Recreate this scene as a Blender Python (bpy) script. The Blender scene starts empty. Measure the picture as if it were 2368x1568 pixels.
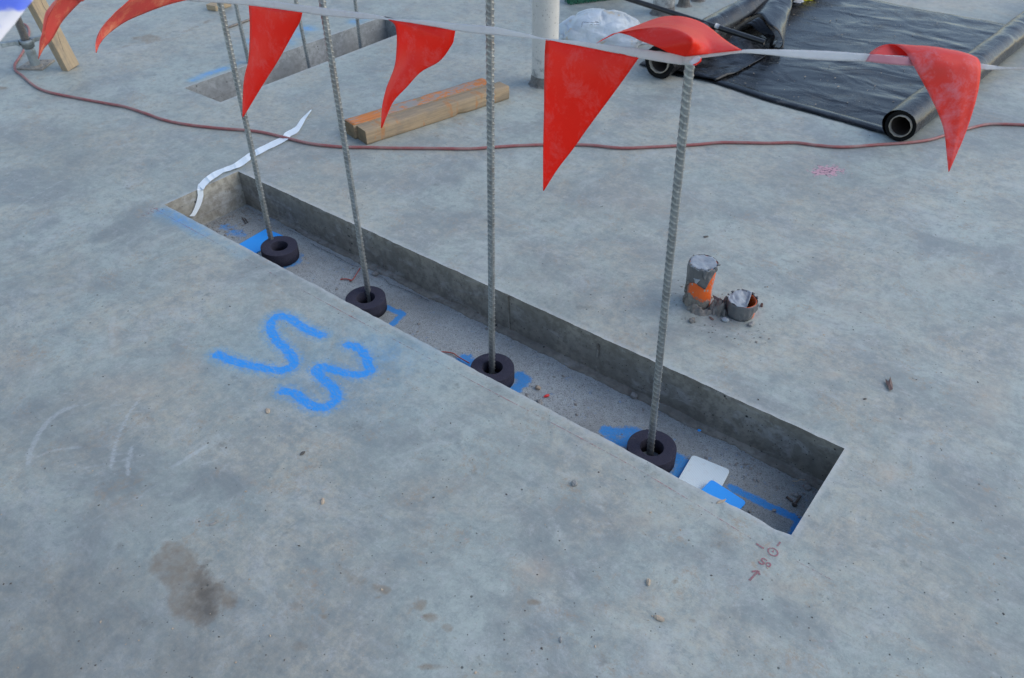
import bpy, bmesh, math, random
import numpy as np
from mathutils import Vector, Matrix, noise as mnoise

random.seed(7)
rng = np.random.default_rng(11)
S = bpy.context.scene
COL = S.collection

# ------------------------------------------------------------------ camera
FPX = 1805.5                       # focal length in pixels of a 2368 px wide picture (18 mm on a crop sensor)
PW, PH = 2368.0, 1568.0
EYE = np.array([0.0, 0.0, 1.6])


def _basis():
    p, r, y = (math.radians(v) for v in (39.448, -0.986, -38.888))
    cp, sp, cr, sr = math.cos(p), math.sin(p), math.cos(r), math.sin(r)
    fwd = np.array([0, cp, -sp]); right = np.array([1, 0, 0.0]); up = np.array([0, sp, cp])
    rr = cr * right + sr * up
    uu = -sr * right + cr * up
    c, s = math.cos(-y), math.sin(-y)
    R = np.array([[c, -s, 0], [s, c, 0], [0, 0, 1]])
    return R @ rr, R @ uu, R @ fwd


RX, UP, FW = _basis()
cam = bpy.data.cameras.new('camera')
camo = bpy.data.objects.new('camera', cam)
COL.objects.link(camo)
camo.matrix_world = Matrix(((RX[0], UP[0], -FW[0], EYE[0]), (RX[1], UP[1], -FW[1], EYE[1]),
                            (RX[2], UP[2], -FW[2], EYE[2]), (0, 0, 0, 1)))
cam.sensor_width = 36.0
cam.lens = FPX / PW * 36.0
cam.clip_start = 0.05
cam.clip_end = 500
cam.dof.use_dof = True
cam.dof.focus_distance = 2.15
cam.dof.aperture_fstop = 6.3
S.camera = camo

# ------------------------------------------------------------------ sky and sun
SUN_EL, SUN_AZ = 38.0, 52.0        # azimuth clockwise from +Y
world = bpy.data.worlds.new('World')
S.world = world
world.use_nodes = True
wn = world.node_tree
wn.nodes.clear()
sky = wn.nodes.new('ShaderNodeTexSky')
sky.sky_type = 'NISHITA'
sky.sun_disc = False
sky.sun_elevation = math.radians(SUN_EL)
sky.sun_rotation = math.radians(SUN_AZ)
sky.air_density = 1.0
sky.dust_density = 0.8
sky.ozone_density = 0.35
bg = wn.nodes.new('ShaderNodeBackground')
bg.inputs['Strength'].default_value = 0.15
wo = wn.nodes.new('ShaderNodeOutputWorld')
wn.links.new(sky.outputs[0], bg.inputs['Color'])
wn.links.new(bg.outputs[0], wo.inputs['Surface'])

sun = bpy.data.lights.new('sun', 'SUN')
sun.energy = 0.85
sun.angle = math.radians(60)
sun.color = (1.0, 0.985, 0.90)
suno = bpy.data.objects.new('sun', sun)
COL.objects.link(suno)
_e, _a = math.radians(SUN_EL), math.radians(SUN_AZ)
_d = Vector((math.sin(_a) * math.cos(_e), math.cos(_a) * math.cos(_e), math.sin(_e)))
suno.rotation_euler = _d.to_track_quat('Z', 'Y').to_euler()
suno.location = _d * 20

S.view_settings.view_transform = 'Standard'
S.view_settings.look = 'None'
S.view_settings.exposure = 0.80
S.view_settings.gamma = 1.0
S.view_settings.use_curve_mapping = False
S.render.engine = 'CYCLES'
S.cycles.max_bounces = 8
S.cycles.transparent_max_bounces = 16


# ------------------------------------------------------------------ measuring helpers (photo point -> place in the world)
def ray(px, py):
    return FW + RX * (px - PW / 2) / FPX - UP * (py - PH / 2) / FPX


def at(px, py, z=0.0):
    d = ray(px, py)
    return EYE + d * ((z - EYE[2]) / d[2])


def aty(px, py, y):
    d = ray(px, py)
    return EYE + d * ((y - EYE[1]) / d[1])


def atx(px, py, x):
    d = ray(px, py)
    return EYE + d * ((x - EYE[0]) / d[0])


def atd(px, py, dist):
    return EYE + ray(px, py) * dist


def smooth(pts, n):
    """Catmull-Rom through pts, n points, evenly spread by index"""
    P = np.array(pts, float)
    P = np.vstack([2 * P[0] - P[1], P, 2 * P[-1] - P[-2]])
    m = len(P) - 3
    out = []
    for t in np.linspace(0, m, n):
        i = min(int(t), m - 1)
        f = t - i
        a, b, c, d = P[i], P[i + 1], P[i + 2], P[i + 3]
        out.append(0.5 * (2 * b + (c - a) * f + (2 * a - 5 * b + 4 * c - d) * f * f + (3 * b - a - 3 * c + d) * f ** 3))
    return np.array(out)


def fbm(x, y, z=0.0, o=4, s=1.0):
    v, a = 0.0, 1.0
    for _ in range(o):
        v += a * mnoise.noise(Vector((x * s, y * s, z * s)))
        s *= 2.0; a *= 0.5
    return v


# ------------------------------------------------------------------ object helpers
def tag(o, label=None, cat=None, group=None, kind=None):
    if label: o['label'] = label
    if cat: o['category'] = cat
    if group: o['group'] = group
    if kind: o['kind'] = kind
    return o


def root(name, loc=(0, 0, 0), **kw):
    o = bpy.data.objects.new(name, None)
    o.location = tuple(float(v) for v in loc)
    o.empty_display_size = 0.05
    COL.objects.link(o)
    return tag(o, **kw)


def mesh(name, verts, faces, mat, parent=None, smoothf=True, thick=0.0, **kw):
    me = bpy.data.meshes.new(name)
    me.from_pydata([tuple(map(float, v)) for v in verts], [], faces)
    me.update()
    if smoothf:
        me.polygons.foreach_set('use_smooth', [True] * len(me.polygons))
    o = bpy.data.objects.new(name, me)
    COL.objects.link(o)
    if mat: me.materials.append(mat)
    if parent is not None:
        o.parent = parent
        o.matrix_parent_inverse = Matrix.Translation(-Vector(parent.location))
    if thick:
        m = o.modifiers.new('thickness', 'SOLIDIFY')
        m.thickness = thick; m.offset = 0
    return tag(o, **kw)


def gridfaces(nr, nc, closed=False):
    f = []
    for i in range(nr - 1):
        for j in range(nc - 1 if not closed else nc):
            k = (j + 1) % nc
            f.append((i * nc + j, i * nc + k, (i + 1) * nc + k, (i + 1) * nc + j))
    return f


def surf(name, rows, mat, parent=None, **kw):
    nr, nc = len(rows), len(rows[0])
    return mesh(name, [p for r in rows for p in r], gridfaces(nr, nc), mat, parent, **kw)


def tube(name, pts, rad, mat, parent=None, seg=14, cap=True, **kw):
    P = np.array(pts, float)
    n = len(P)
    R = np.full(n, rad) if np.isscalar(rad) else np.array(rad)
    T = np.gradient(P, axis=0)
    T /= np.linalg.norm(T, axis=1)[:, None]
    ref = np.array([0, 0, 1.0]) if abs(T[0][2]) < 0.9 else np.array([1.0, 0, 0])
    V = []
    for i in range(n):
        a = np.cross(T[i], ref); a /= np.linalg.norm(a)
        b = np.cross(T[i], a)
        for k in range(seg):
            t = 2 * math.pi * k / seg
            V.append(P[i] + R[i] * (math.cos(t) * a + math.sin(t) * b))
    F = gridfaces(n, seg, True)
    if cap:
        F.append(tuple(range(seg))); F.append(tuple((n - 1) * seg + k for k in range(seg))[::-1])
    return mesh(name, V, F, mat, parent, **kw)


def lathe(name, prof, loc, mat, parent=None, seg=40, axis=None, closed=False, jit=None, **kw):
    """profile [(r, h)], spun about a vertical axis (or an axis given as a matrix)"""
    V = []
    for (r, h) in prof:
        for k in range(seg):
            t = 2 * math.pi * k / seg
            rr = r + (jit(t, h) if jit else 0)
            v = Vector((rr * math.cos(t), rr * math.sin(t), h))
            if axis: v = axis @ v
            V.append((v.x + loc[0], v.y + loc[1], v.z + loc[2]))
    F = gridfaces(len(prof), seg, True)
    if closed:
        n = len(prof)
        for k in range(seg):
            F.append(((n - 1) * seg + k, (n - 1) * seg + (k + 1) % seg, (k + 1) % seg, k))
    return mesh(name, V, F, mat, parent, **kw)


def bevel(o, w, seg=2):
    m = o.modifiers.new('bevel', 'BEVEL')
    m.width = w; m.segments = seg; m.limit_method = 'ANGLE'
    return o


def box8(name, c8, mat, parent=None, bev=0.0, sub=0, **kw):
    """eight corners: four bottom then four top, same winding"""
    F = [(3, 2, 1, 0), (4, 5, 6, 7), (0, 1, 5, 4), (1, 2, 6, 5), (2, 3, 7, 6), (3, 0, 4, 7)]
    o = mesh(name, c8, F, mat, parent, smoothf=False, **kw)
    if bev: bevel(o, bev)
    return o


# ------------------------------------------------------------------ material helpers
class NT:
    def __init__(s, name):
        s.m = bpy.data.materials.new(name)
        s.m.use_nodes = True
        s.t = s.m.node_tree
        s.b = s.t.nodes['Principled BSDF']
        s.out = s.t.nodes['Material Output']

    def n(s, typ, **kw):
        nd = s.t.nodes.new(typ)
        for k, v in kw.items(): setattr(nd, k, v)
        return nd

    def l(s, a, b): s.t.links.new(a, b)

    def put(s, sock, v):
        if isinstance(v, bpy.types.NodeSocket): s.l(v, sock)
        elif isinstance(v, (tuple, list)) and len(v) == 3 and sock.type == 'RGBA': sock.default_value = (*v, 1)
        else: sock.default_value = v

    def coord(s, kind='Object', scale=(1, 1, 1), rot=(0, 0, 0), loc=(0, 0, 0)):
        tc = s.n('ShaderNodeTexCoord'); mp = s.n('ShaderNodeMapping')
        s.l(tc.outputs[kind], mp.inputs[0])
        mp.inputs['Scale'].default_value = scale; mp.inputs['Rotation'].default_value = rot
        mp.inputs['Location'].default_value = loc
        return mp.outputs[0]

    def noise(s, vec, scale, detail=4, rough=0.55, dist=0.0, col=False):
        nd = s.n('ShaderNodeTexNoise')
        if vec is not None: s.l(vec, nd.inputs['Vector'])
        nd.inputs['Scale'].default_value = scale; nd.inputs['Detail'].default_value = detail
        nd.inputs['Roughness'].default_value = rough; nd.inputs['Distortion'].default_value = dist
        return nd.outputs['Color' if col else 'Fac']

    def vor(s, vec, scale, out='Distance', feature='F1', rnd=1.0):
        nd = s.n('ShaderNodeTexVoronoi', feature=feature)
        s.l(vec, nd.inputs['Vector']); nd.inputs['Scale'].default_value = scale
        nd.inputs['Randomness'].default_value = rnd
        return nd.outputs[out]

    def mr(s, v, a, b, c=0.0, d=1.0, typ='LINEAR'):
        nd = s.n('ShaderNodeMapRange', interpolation_type=typ)
        s.put(nd.inputs[0], v)
        for i, x in enumerate((a, b, c, d)): nd.inputs[i + 1].default_value = x
        return nd.outputs[0]

    def math(s, op, a, b=0.0, c=0.0):
        nd = s.n('ShaderNodeMath', operation=op)
        s.put(nd.inputs[0], a); s.put(nd.inputs[1], b)
        if op in ('MULTIPLY_ADD',): s.put(nd.inputs[2], c)
        return nd.outputs[0]

    def mix(s, f, a, b, mode='MIX'):
        nd = s.n('ShaderNodeMix', data_type='RGBA', blend_type=mode)
        s.put(nd.inputs['Factor'], f); s.put(nd.inputs[6], a); s.put(nd.inputs[7], b)
        return nd.outputs[2]

    def attr(s, name):
        nd = s.n('ShaderNodeAttribute', attribute_name=name)
        return nd.outputs['Fac']

    def bump(s, h, strength=0.3, dist=0.002):
        nd = s.n('ShaderNodeBump'); s.l(h, nd.inputs['Height'])
        nd.inputs['Strength'].default_value = strength; nd.inputs['Distance'].default_value = dist
        s.l(nd.outputs[0], s.b.inputs['Normal'])
        return nd

    def base(s, v): s.put(s.b.inputs['Base Color'], v)
    def rough(s, v): s.put(s.b.inputs['Roughness'], v)
    def spec(s, v): s.put(s.b.inputs['Specular IOR Level'], v)


BLUE = (0.010, 0.265, 0.70)


def m_slab():
    t = NT('trowelled_concrete')
    o = t.coord()
    warp = t.n('ShaderNodeVectorMath', operation='MULTIPLY_ADD')
    t.l(t.noise(o, 1.3, 3, 0.6, col=True), warp.inputs[0]); warp.inputs[1].default_value = (0.22, 0.22, 0.0)
    t.l(o, warp.inputs[2])
    w = warp.outputs[0]
    big = t.noise(w, 0.9, 6, 0.62)
    mid = t.noise(w, 3.1, 8, 0.66)
    fine = t.noise(o, 26, 7, 0.72)
    micro = t.noise(o, 240, 3, 0.7)
    # trowel streaks, two crossing sweeps bent by the warp
    wl = t.n('ShaderNodeVectorMath', operation='MULTIPLY_ADD')
    t.l(t.noise(o, 0.8, 2, 0.5, col=True), wl.inputs[0]); wl.inputs[1].default_value = (0.12, 0.12, 0.0); t.l(o, wl.inputs[2]); w2 = wl.outputs[0]
    st1 = t.n('ShaderNodeMapping'); t.l(w2, st1.inputs[0])
    st1.inputs['Rotation'].default_value = (0, 0, math.radians(-28)); st1.inputs['Scale'].default_value = (3.0, 38, 1)
    s1 = t.noise(st1.outputs[0], 1.0, 8, 0.75, 0.15)
    st2 = t.n('ShaderNodeMapping'); t.l(w2, st2.inputs[0])
    st2.inputs['Rotation'].default_value = (0, 0, math.radians(-68)); st2.inputs['Scale'].default_value = (4.0, 50, 1)
    s2 = t.noise(st2.outputs[0], 1.0, 8, 0.75, 0.15)
    zone = t.mr(t.noise(o, 0.7, 2, 0.5), 0.42, 0.58)
    c = t.mix(t.mr(big, 0.43, 0.60), (0.372, 0.408, 0.362), (0.285, 0.312, 0.280))
    c = t.mix(t.mr(mid, 0.46, 0.60, 0, 0.9), c, (0.222, 0.236, 0.220))
    tn = t.math('MULTIPLY', t.mr(t.noise(w, 1.9, 8, 0.7, 0.5), 0.45, 0.59), t.mr(t.noise(o, 34, 7, 0.8), 0.38, 0.58, 0.1, 1))
    c = t.mix(t.math('MULTIPLY', tn, 0.85), c, (0.44, 0.40, 0.31))
    pal = t.math('MULTIPLY', t.mr(t.noise(w, 4.2, 8, 0.75, 0.9), 0.52, 0.63), t.mr(fine, 0.35, 0.6, .2, 1))
    c = t.mix(t.math('MULTIPLY', pal, 0.6), c, (0.455, 0.47, 0.44))
    st = t.mix(zone, s1, s2)
    c = t.mix(t.math('MULTIPLY', t.mr(st, 0.52, 0.68), t.mr(mid, 0.38, 0.55, 0.0, 0.28)), c, (0.45, 0.46, 0.445))
    c = t.mix(t.math('MULTIPLY', t.mr(st, 0.48, 0.34), t.mr(big, 0.42, 0.58, 0.0, 0.28)), c, (0.22, 0.235, 0.23))
    # short dashes left by the float
    def dash(rot, loc):
        mp = t.n('ShaderNodeMapping'); t.l(w, mp.inputs[0])
        mp.inputs['Rotation'].default_value = (0, 0, rot); mp.inputs['Scale'].default_value = (9, 32, 1); mp.inputs['Location'].default_value = loc
        return t.noise(mp.outputs[0], 1.0, 8, 0.82, 0.3)
    d1 = dash(math.radians(38), (0, 0, 0)); d2 = dash(math.radians(12), (5, 3, 0))
    c = t.mix(t.math('MULTIPLY', t.mr(d1, 0.54, 0.66), t.mr(t.noise(w, 2.7, 4, 0.6), 0.44, 0.58, 0.08, 0.5)), c, (0.185, 0.195, 0.195))
    c = t.mix(t.math('MULTIPLY', t.mr(d2, 0.55, 0.68), t.mr(t.noise(w, 3.3, 4, 0.6), 0.46, 0.6, 0.05, 0.4)), c, (0.47, 0.475, 0.465))
    c = t.mix(t.mr(fine, 0.42, 0.68, 0.0, 0.35), c, (0.20, 0.21, 0.21))
    g1 = t.noise(w, 17, 9, 0.84, 0.2); g2 = t.noise(o, 75, 6, 0.85)
    c = t.mix(t.mr(g1, 0.50, 0.62, 0, 0.65), c, (0.20, 0.232, 0.225))
    c = t.mix(t.mr(g1, 0.47, 0.34, 0, 0.45), c, (0.47, 0.475, 0.45))
    c = t.mix(t.mr(g2, 0.52, 0.66, 0, 0.42), c, (0.20, 0.205, 0.195))
    c = t.mix(t.mr(g2, 0.45, 0.32, 0, 0.35), c, (0.50, 0.495, 0.46))
    # rusty tan crumbs rubbed into the surface
    tb = t.math('MULTIPLY', t.mr(t.noise(w, 7, 8, 0.82, 0.5), 0.53, 0.62), t.mr(t.noise(o, 60, 6, 0.85), 0.47, 0.57))
    c = t.mix(t.math('MULTIPLY', tb, 0.7), c, (0.33, 0.25, 0.17))
    # hair-thin pale scratches
    def lines(rot, sc, seedloc, width):
        mp = t.n('ShaderNodeMapping'); t.l(w, mp.inputs[0])
        mp.inputs['Rotation'].default_value = (0, 0, rot); mp.inputs['Scale'].default_value = sc
        mp.inputs['Location'].default_value = seedloc
        nz = t.noise(mp.outputs[0], 1.0, 1, 0.5)
        return t.mr(t.math('ABSOLUTE', t.math('SUBTRACT', nz, 0.5)), 0.0, width, 1, 0)
    msk = t.mr(t.noise(w, 2.5, 3, 0.6), 0.5, 0.62)
    sc = t.math('MAXIMUM', lines(0.5, (0.7, 3.5, 1), (3, 1, 0), 0.006), lines(-0.9, (0.6, 2.6, 1), (9, 5, 0), 0.005))
    sc = t.math('MULTIPLY', sc, msk)
    c = t.mix(t.math('MULTIPLY', sc, 0.10), c, (0.50, 0.50, 0.50))
    # scrapes, stains and other marks with a shape of their own
    nz = t.noise(o, 38, 5, 0.7)
    nz2 = t.noise(o, 11, 6, 0.7)
    lin = t.noise(t.coord(scale=(1, 1, 1)), 90, 6, 0.8)
    scr = t.mr(t.math('ADD', t.attr('scrape_d'), t.mr(nz, 0.3, 0.7, -0.004, 0.004)), -0.003, 0.005, 1, 0, 'SMOOTHSTEP')
    scr = t.math('MULTIPLY', scr, t.math('MULTIPLY', t.attr('scrape'), t.mr(lin, 0.38, 0.55, 0.35, 1.0)))
    c = t.mix(t.math('MULTIPLY', scr, 0.65), c, (0.50, 0.52, 0.51))
    rk = t.mr(t.math('ADD', t.attr('rake_d'), t.mr(lin, 0.3, 0.7, -0.001, 0.001)), 0.0, 0.0022, 1, 0)
    rk = t.math('MULTIPLY', rk, t.mr(t.noise(o, 30, 5, 0.8), 0.4, 0.58))
    c = t.mix(t.math('MULTIPLY', rk, 0.5), c, (0.20, 0.185, 0.165))
    stn = t.mr(t.math('ADD', t.attr('stain'), t.mr(nz2, 0.3, 0.7, -0.35, 0.35)), 0.36, 0.62)
    c = t.mix(t.math('MULTIPLY', stn, t.mr(t.noise(o, 21, 6, 0.75), .35, .6, .3, .85)), c, (0.225, 0.175, 0.12))
    oil = t.mr(t.math('ADD', t.attr('oil'), t.mr(nz2, 0.3, 0.7, -0.6, 0.6)), 0.35, 0.95)
    c = t.mix(t.math('MULTIPLY', oil, 0.8), c, (0.09, 0.072, 0.052))
    drk = t.math('MULTIPLY', t.attr('burnish_and_falloff'), t.mr(t.noise(w, 5, 8, 0.78, .2), 0.34, 0.62, 0.3, 1.0))
    c = t.mix(t.math('MULTIPLY', drk, 0.75), c, (0.135, 0.143, 0.137))  # burnish, plus a falloff of light painted in at lower left
    tan = t.math('MULTIPLY', t.attr('dust'), t.mr(nz, 0.35, 0.6, 0.35, 1.0))
    c = t.mix(t.math('MULTIPLY', tan, 0.75), c, (0.47, 0.375, 0.28))
    pk = t.mr(t.math('ADD', t.attr('pink'), t.mr(t.noise(o, 28, 6, 0.75), 0.3, 0.7, -0.6, 0.6)), 0.52, 0.66)
    c = t.mix(pk, c, t.mix(t.mr(t.noise(o, 70, 3, 0.7), 0.50, 0.60), (0.50, 0.27, 0.30), (0.09, 0.06, 0.08)))
    edge = t.math('MULTIPLY', t.attr('lip'), t.mr(nz, 0.35, 0.6, 0.2, 1.0))
    c = t.mix(t.math('MULTIPLY', edge, 0.6), c, (0.50, 0.50, 0.49))
    # air holes and specks
    v = t.vor(o, 42)
    vr = t.vor(o, 42, 'Color')
    sp = t.math('MULTIPLY', t.mr(v, 0.05, 0.09, 1, 0), t.mr(vr, 0.50, 0.52))
    v2 = t.vor(o, 15)
    sp2 = t.math('MULTIPLY', t.mr(v2, 0.035, 0.055, 1, 0), t.mr(t.vor(o, 15, 'Color'), 0.5, 0.52))
    spk = t.math('MAXIMUM', sp, sp2)
    c = t.mix(t.math('MULTIPLY', spk, 0.85), c, (0.06, 0.06, 0.05))
    # blue marking spray: hard core, dusty halo
    u = t.attr('spray')
    core = t.mr(t.math('ADD', u, t.mr(nz, 0.3, 0.7, -0.006, 0.006)), -0.006, 0.007, 1, 0, 'SMOOTHSTEP')
    halo = t.math('MULTIPLY', t.mr(u, -0.004, 0.044, 0.75, 0, 'SMOOTHSTEP'), t.mr(t.noise(o, 75, 7, 0.85), 0.40, 0.58, 0.05, 1))
    soft = t.math('MULTIPLY', t.attr('mist'), t.mr(t.noise(w, 16, 8, 0.8), 0.34, 0.66, 0.25, 1))
    bl = t.math('MAXIMUM', t.math('MAXIMUM', core, halo), soft)
    bl = t.math('MULTIPLY', bl, t.mr(t.noise(t.coord(scale=(1, 2.2, 1), rot=(0, 0, .6)), 55, 8, 0.85), 0.57, 0.49, 0.6, 1))
    bl = t.math('MULTIPLY', bl, t.math('SUBTRACT', 1.0, t.math('MULTIPLY', spk, 0.7)))
    c = t.mix(bl, c, t.mix(t.mr(bl, .1, .7), (0.05, 0.34, 0.52), BLUE))
    c = t.mix(t.mr(micro, 0.3, 0.7, 0, 0.16), c, (0.12, 0.12, 0.12))
    t.base(c)
    r = t.mr(mid, 0.35, 0.65, 0.62, 0.44)
    t.rough(t.math('ADD', r, t.mr(fine, 0.3, 0.7, -0.05, 0.08)))
    t.spec(0.42)
    h = t.math('ADD', t.math('MULTIPLY', t.mr(fine, 0.2, 0.8), 0.45), t.math('MULTIPLY', t.mr(micro, 0.2, 0.8), 0.18))
    h = t.math('ADD', h, t.math('MULTIPLY', t.mr(s1, 0.3, 0.7), 0.22))
    h = t.math('SUBTRACT', h, t.math('MULTIPLY', spk, 0.8))
    t.bump(h, 0.55, 0.0016)
    return t.m


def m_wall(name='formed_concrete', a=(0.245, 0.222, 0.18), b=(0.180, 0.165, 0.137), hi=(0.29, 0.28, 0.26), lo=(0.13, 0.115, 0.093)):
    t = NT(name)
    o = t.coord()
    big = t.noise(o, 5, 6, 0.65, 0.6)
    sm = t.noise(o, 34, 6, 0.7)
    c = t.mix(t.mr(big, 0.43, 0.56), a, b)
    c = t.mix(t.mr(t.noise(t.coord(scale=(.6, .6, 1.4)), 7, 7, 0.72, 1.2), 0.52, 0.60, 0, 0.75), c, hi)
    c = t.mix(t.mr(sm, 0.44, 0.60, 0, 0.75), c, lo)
    # board lines left by the formwork run along the length
    mp = t.coord(scale=(0.6, 0.6, 40))
    c = t.mix(t.mr(t.noise(mp, 1.0, 3, 0.6), 0.58, 0.66, 0, 0.35), c, (0.14, 0.13, 0.12))
    hole = t.math('MULTIPLY', t.mr(t.vor(o, 26), 0.09, 0.14, 1, 0), t.mr(t.vor(o, 26, 'Color'), 0.6, 0.62))
    hole = t.math('MAXIMUM', hole, t.math('MULTIPLY', t.mr(t.vor(o, 60), 0.08, 0.13, 1, 0), t.mr(t.vor(o, 60, 'Color'), 0.55, 0.57)))
    c = t.mix(hole, c, (0.02, 0.02, 0.018))
    t.base(c); t.rough(0.8)
    t.bump(t.math('SUBTRACT', t.math('MULTIPLY', sm, 0.5), hole), 0.7, 0.003)
    return t.m


def m_floor():
    t = NT('rough_blinding_concrete')
    o = t.coord()
    big = t.noise(o, 2.4, 6, 0.65)
    sm = t.noise(o, 70, 5, 0.75)
    gr = t.noise(o, 260, 4, 0.8)
    c = t.mix(t.mr(big, 0.4, 0.62), (0.38, 0.41, 0.405), (0.26, 0.275, 0.265))
    c = t.mix(t.mr(sm, 0.42, 0.68, 0, 0.6), c, (0.20, 0.20, 0.20))
    c = t.mix(t.mr(gr, 0.52, 0.62, 0, 0.85), c, (0.09, 0.09, 0.09))
    c = t.mix(t.math('MULTIPLY', t.mr(t.vor(o, 95), 0.16, 0.24, 1, 0), t.mr(t.vor(o, 95, 'Color'), 0.62, 0.66)), c, (0.10, 0.10, 0.10))
    c = t.mix(t.mr(t.noise(o, 420, 2, 0.8), 0.60, 0.70, 0, 0.6), c, (0.60, 0.60, 0.60))
    nz = t.noise(o, 45, 5, 0.75)
    b = t.mr(t.math('ADD', t.attr('mist'), t.mr(nz, 0.3, 0.7, -0.42, 0.42)), 0.22, 0.72)
    b = t.math('MULTIPLY', b, t.mr(gr, 0.62, 0.5, 0.5, 1))
    c = t.mix(t.math('MULTIPLY', b, 0.92), c, (0.012, 0.24, 0.62))
    t.base(c); t.rough(0.9)
    t.bump(t.math('ADD', sm, t.math('MULTIPLY', gr, 0.8)), 0.8, 0.003)
    return t.m


def m_simple(name, col, rough=0.6, col2=None, sc=20, amt=0.6, metal=0.0, bumps=None, spec=0.5, lo=0.4, hi=0.65, vscale=(1, 1, 1)):
    t = NT(name)
    o = t.coord(scale=vscale)
    c = col
    if col2: c = t.mix(t.mr(t.noise(o, sc, 6, 0.7), lo, hi, 0, amt), col, col2)
    t.base(c); t.rough(rough); t.spec(spec)
    t.b.inputs['Metallic'].default_value = metal
    if bumps: t.bump(t.noise(o, bumps[0], 5, 0.7), bumps[1], bumps[2])
    return t.m


def m_plastic_cloth(name, col, patchc, trans, rough=0.38, dust=0.25, weave=True):
    t = NT(name)
    o = t.coord()
    du = t.mr(t.noise(o, 16, 7, 0.8, 0.3), 0.50, 0.66, 0, dust)  # dust patches; salmon and pale use them for painted glow and sheen
    c = t.mix(du, col, patchc)
    t.base(c)
    t.rough(t.math('ADD', rough, t.math('MULTIPLY', du, 0.6)))
    t.spec(0.36)
    if weave:
        h = t.math('ADD', t.math('MULTIPLY', t.noise(o, 30, 4, 0.6), 1.0), t.math('MULTIPLY', t.noise(t.coord(scale=(1, 1, 6)), 260, 2, 0.6), 0.15))
        t.bump(h, 0.25, 0.004)
    tr = t.n('ShaderNodeBsdfTranslucent'); t.put(tr.inputs[0], t.mix(0.5, c, col))
    mx = t.n('ShaderNodeMixShader'); mx.inputs[0].default_value = trans
    t.l(t.b.outputs[0], mx.inputs[1]); t.l(tr.outputs[0], mx.inputs[2]); t.l(mx.outputs[0], t.out.inputs[0])
    return t.m


def m_blackfilm():
    t = NT('black_polythene')
    o = t.coord()
    d = t.math('MULTIPLY', t.mr(t.noise(o, 4, 7, 0.78, 0.8), 0.50, 0.68, 0.01, 0.34), t.mr(t.noise(o, 55, 6, 0.85), 0.42, 0.60, 0.05, 1))
    c = t.mix(d, (0.006, 0.0065, 0.008), (0.20, 0.19, 0.18))
    cr = t.math('MULTIPLY', t.mr(t.vor(o, 30), 0.05, 0.09, 1, 0), t.mr(t.vor(o, 30, 'Color'), 0.7, 0.72))
    c = t.mix(cr, c, (0.40, 0.36, 0.30))
    t.base(c)
    t.rough(t.math('ADD', 0.24, t.math('MULTIPLY', d, 1.1)))
    t.spec(0.20)
    mp = t.coord(scale=(1.3, 1.7, 1.0), rot=(0, 0, 0.25))
    h = t.math('ADD', t.noise(mp, 2.6, 3, 0.45, 1.0), t.math('MULTIPLY', t.noise(o, 20, 4, 0.5, .5), 0.035))
    t.bump(h, 0.22, 0.05)
    return t.m


def m_wood(name, c1, c2, stain=None, axis_rot=0.0, scale=1.0):
    """weathered sawn timber; object x is along the grain"""
    t = NT(name)
    o = t.coord('Object', scale=(1.2 * scale, 22 * scale, 22 * scale))
    g = t.noise(o, 1.6, 7, 0.65, 0.9)
    c = t.mix(t.mr(g, 0.38, 0.62), c1, c2)
    g2 = t.noise(t.coord('Object', scale=(3, 90, 90)), 1.0, 4, 0.7)
    c = t.mix(t.mr(g2, 0.52, 0.66, 0, 0.5), c, tuple(v * 0.45 for v in c1))
    blot = t.noise(t.coord(), 9, 5, 0.7)
    c = t.mix(t.mr(blot, 0.50, 0.68, 0, 0.5), c, (0.19, 0.155, 0.12))
    if stain: c = t.mix(t.mr(t.noise(t.coord(scale=(3, 1, 1)), 6, 5, 0.7), 0.55, 0.64, 0, 0.65), c, stain)
    t.base(c); t.rough(0.8); t.spec(0.25)
    t.bump(t.math('ADD', g2, t.math('MULTIPLY', g, 0.6)), 0.5, 0.002)
    return t.m


def m_orangetop():
    t = NT('orange_painted_timber')
    o = t.coord()
    g = t.noise(t.coord(scale=(3, 70, 70)), 1.0, 5, 0.7)
    wearn = t.math('ADD', t.noise(t.coord(scale=(1, 2.5, 1)), 26, 6, 0.8), t.math('MULTIPLY', t.noise(o, 5, 4, 0.6), 0.7))
    wr = t.mr(wearn, 0.84, 0.93)
    c = t.mix(wr, t.mix(t.mr(g, 0.4, 0.65), (0.58, 0.185, 0.045), (0.42, 0.15, 0.045)), (0.26, 0.24, 0.215))
    t.base(c); t.rough(0.75); t.spec(0.3)
    t.bump(g, 0.5, 0.002)
    return t.m


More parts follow.
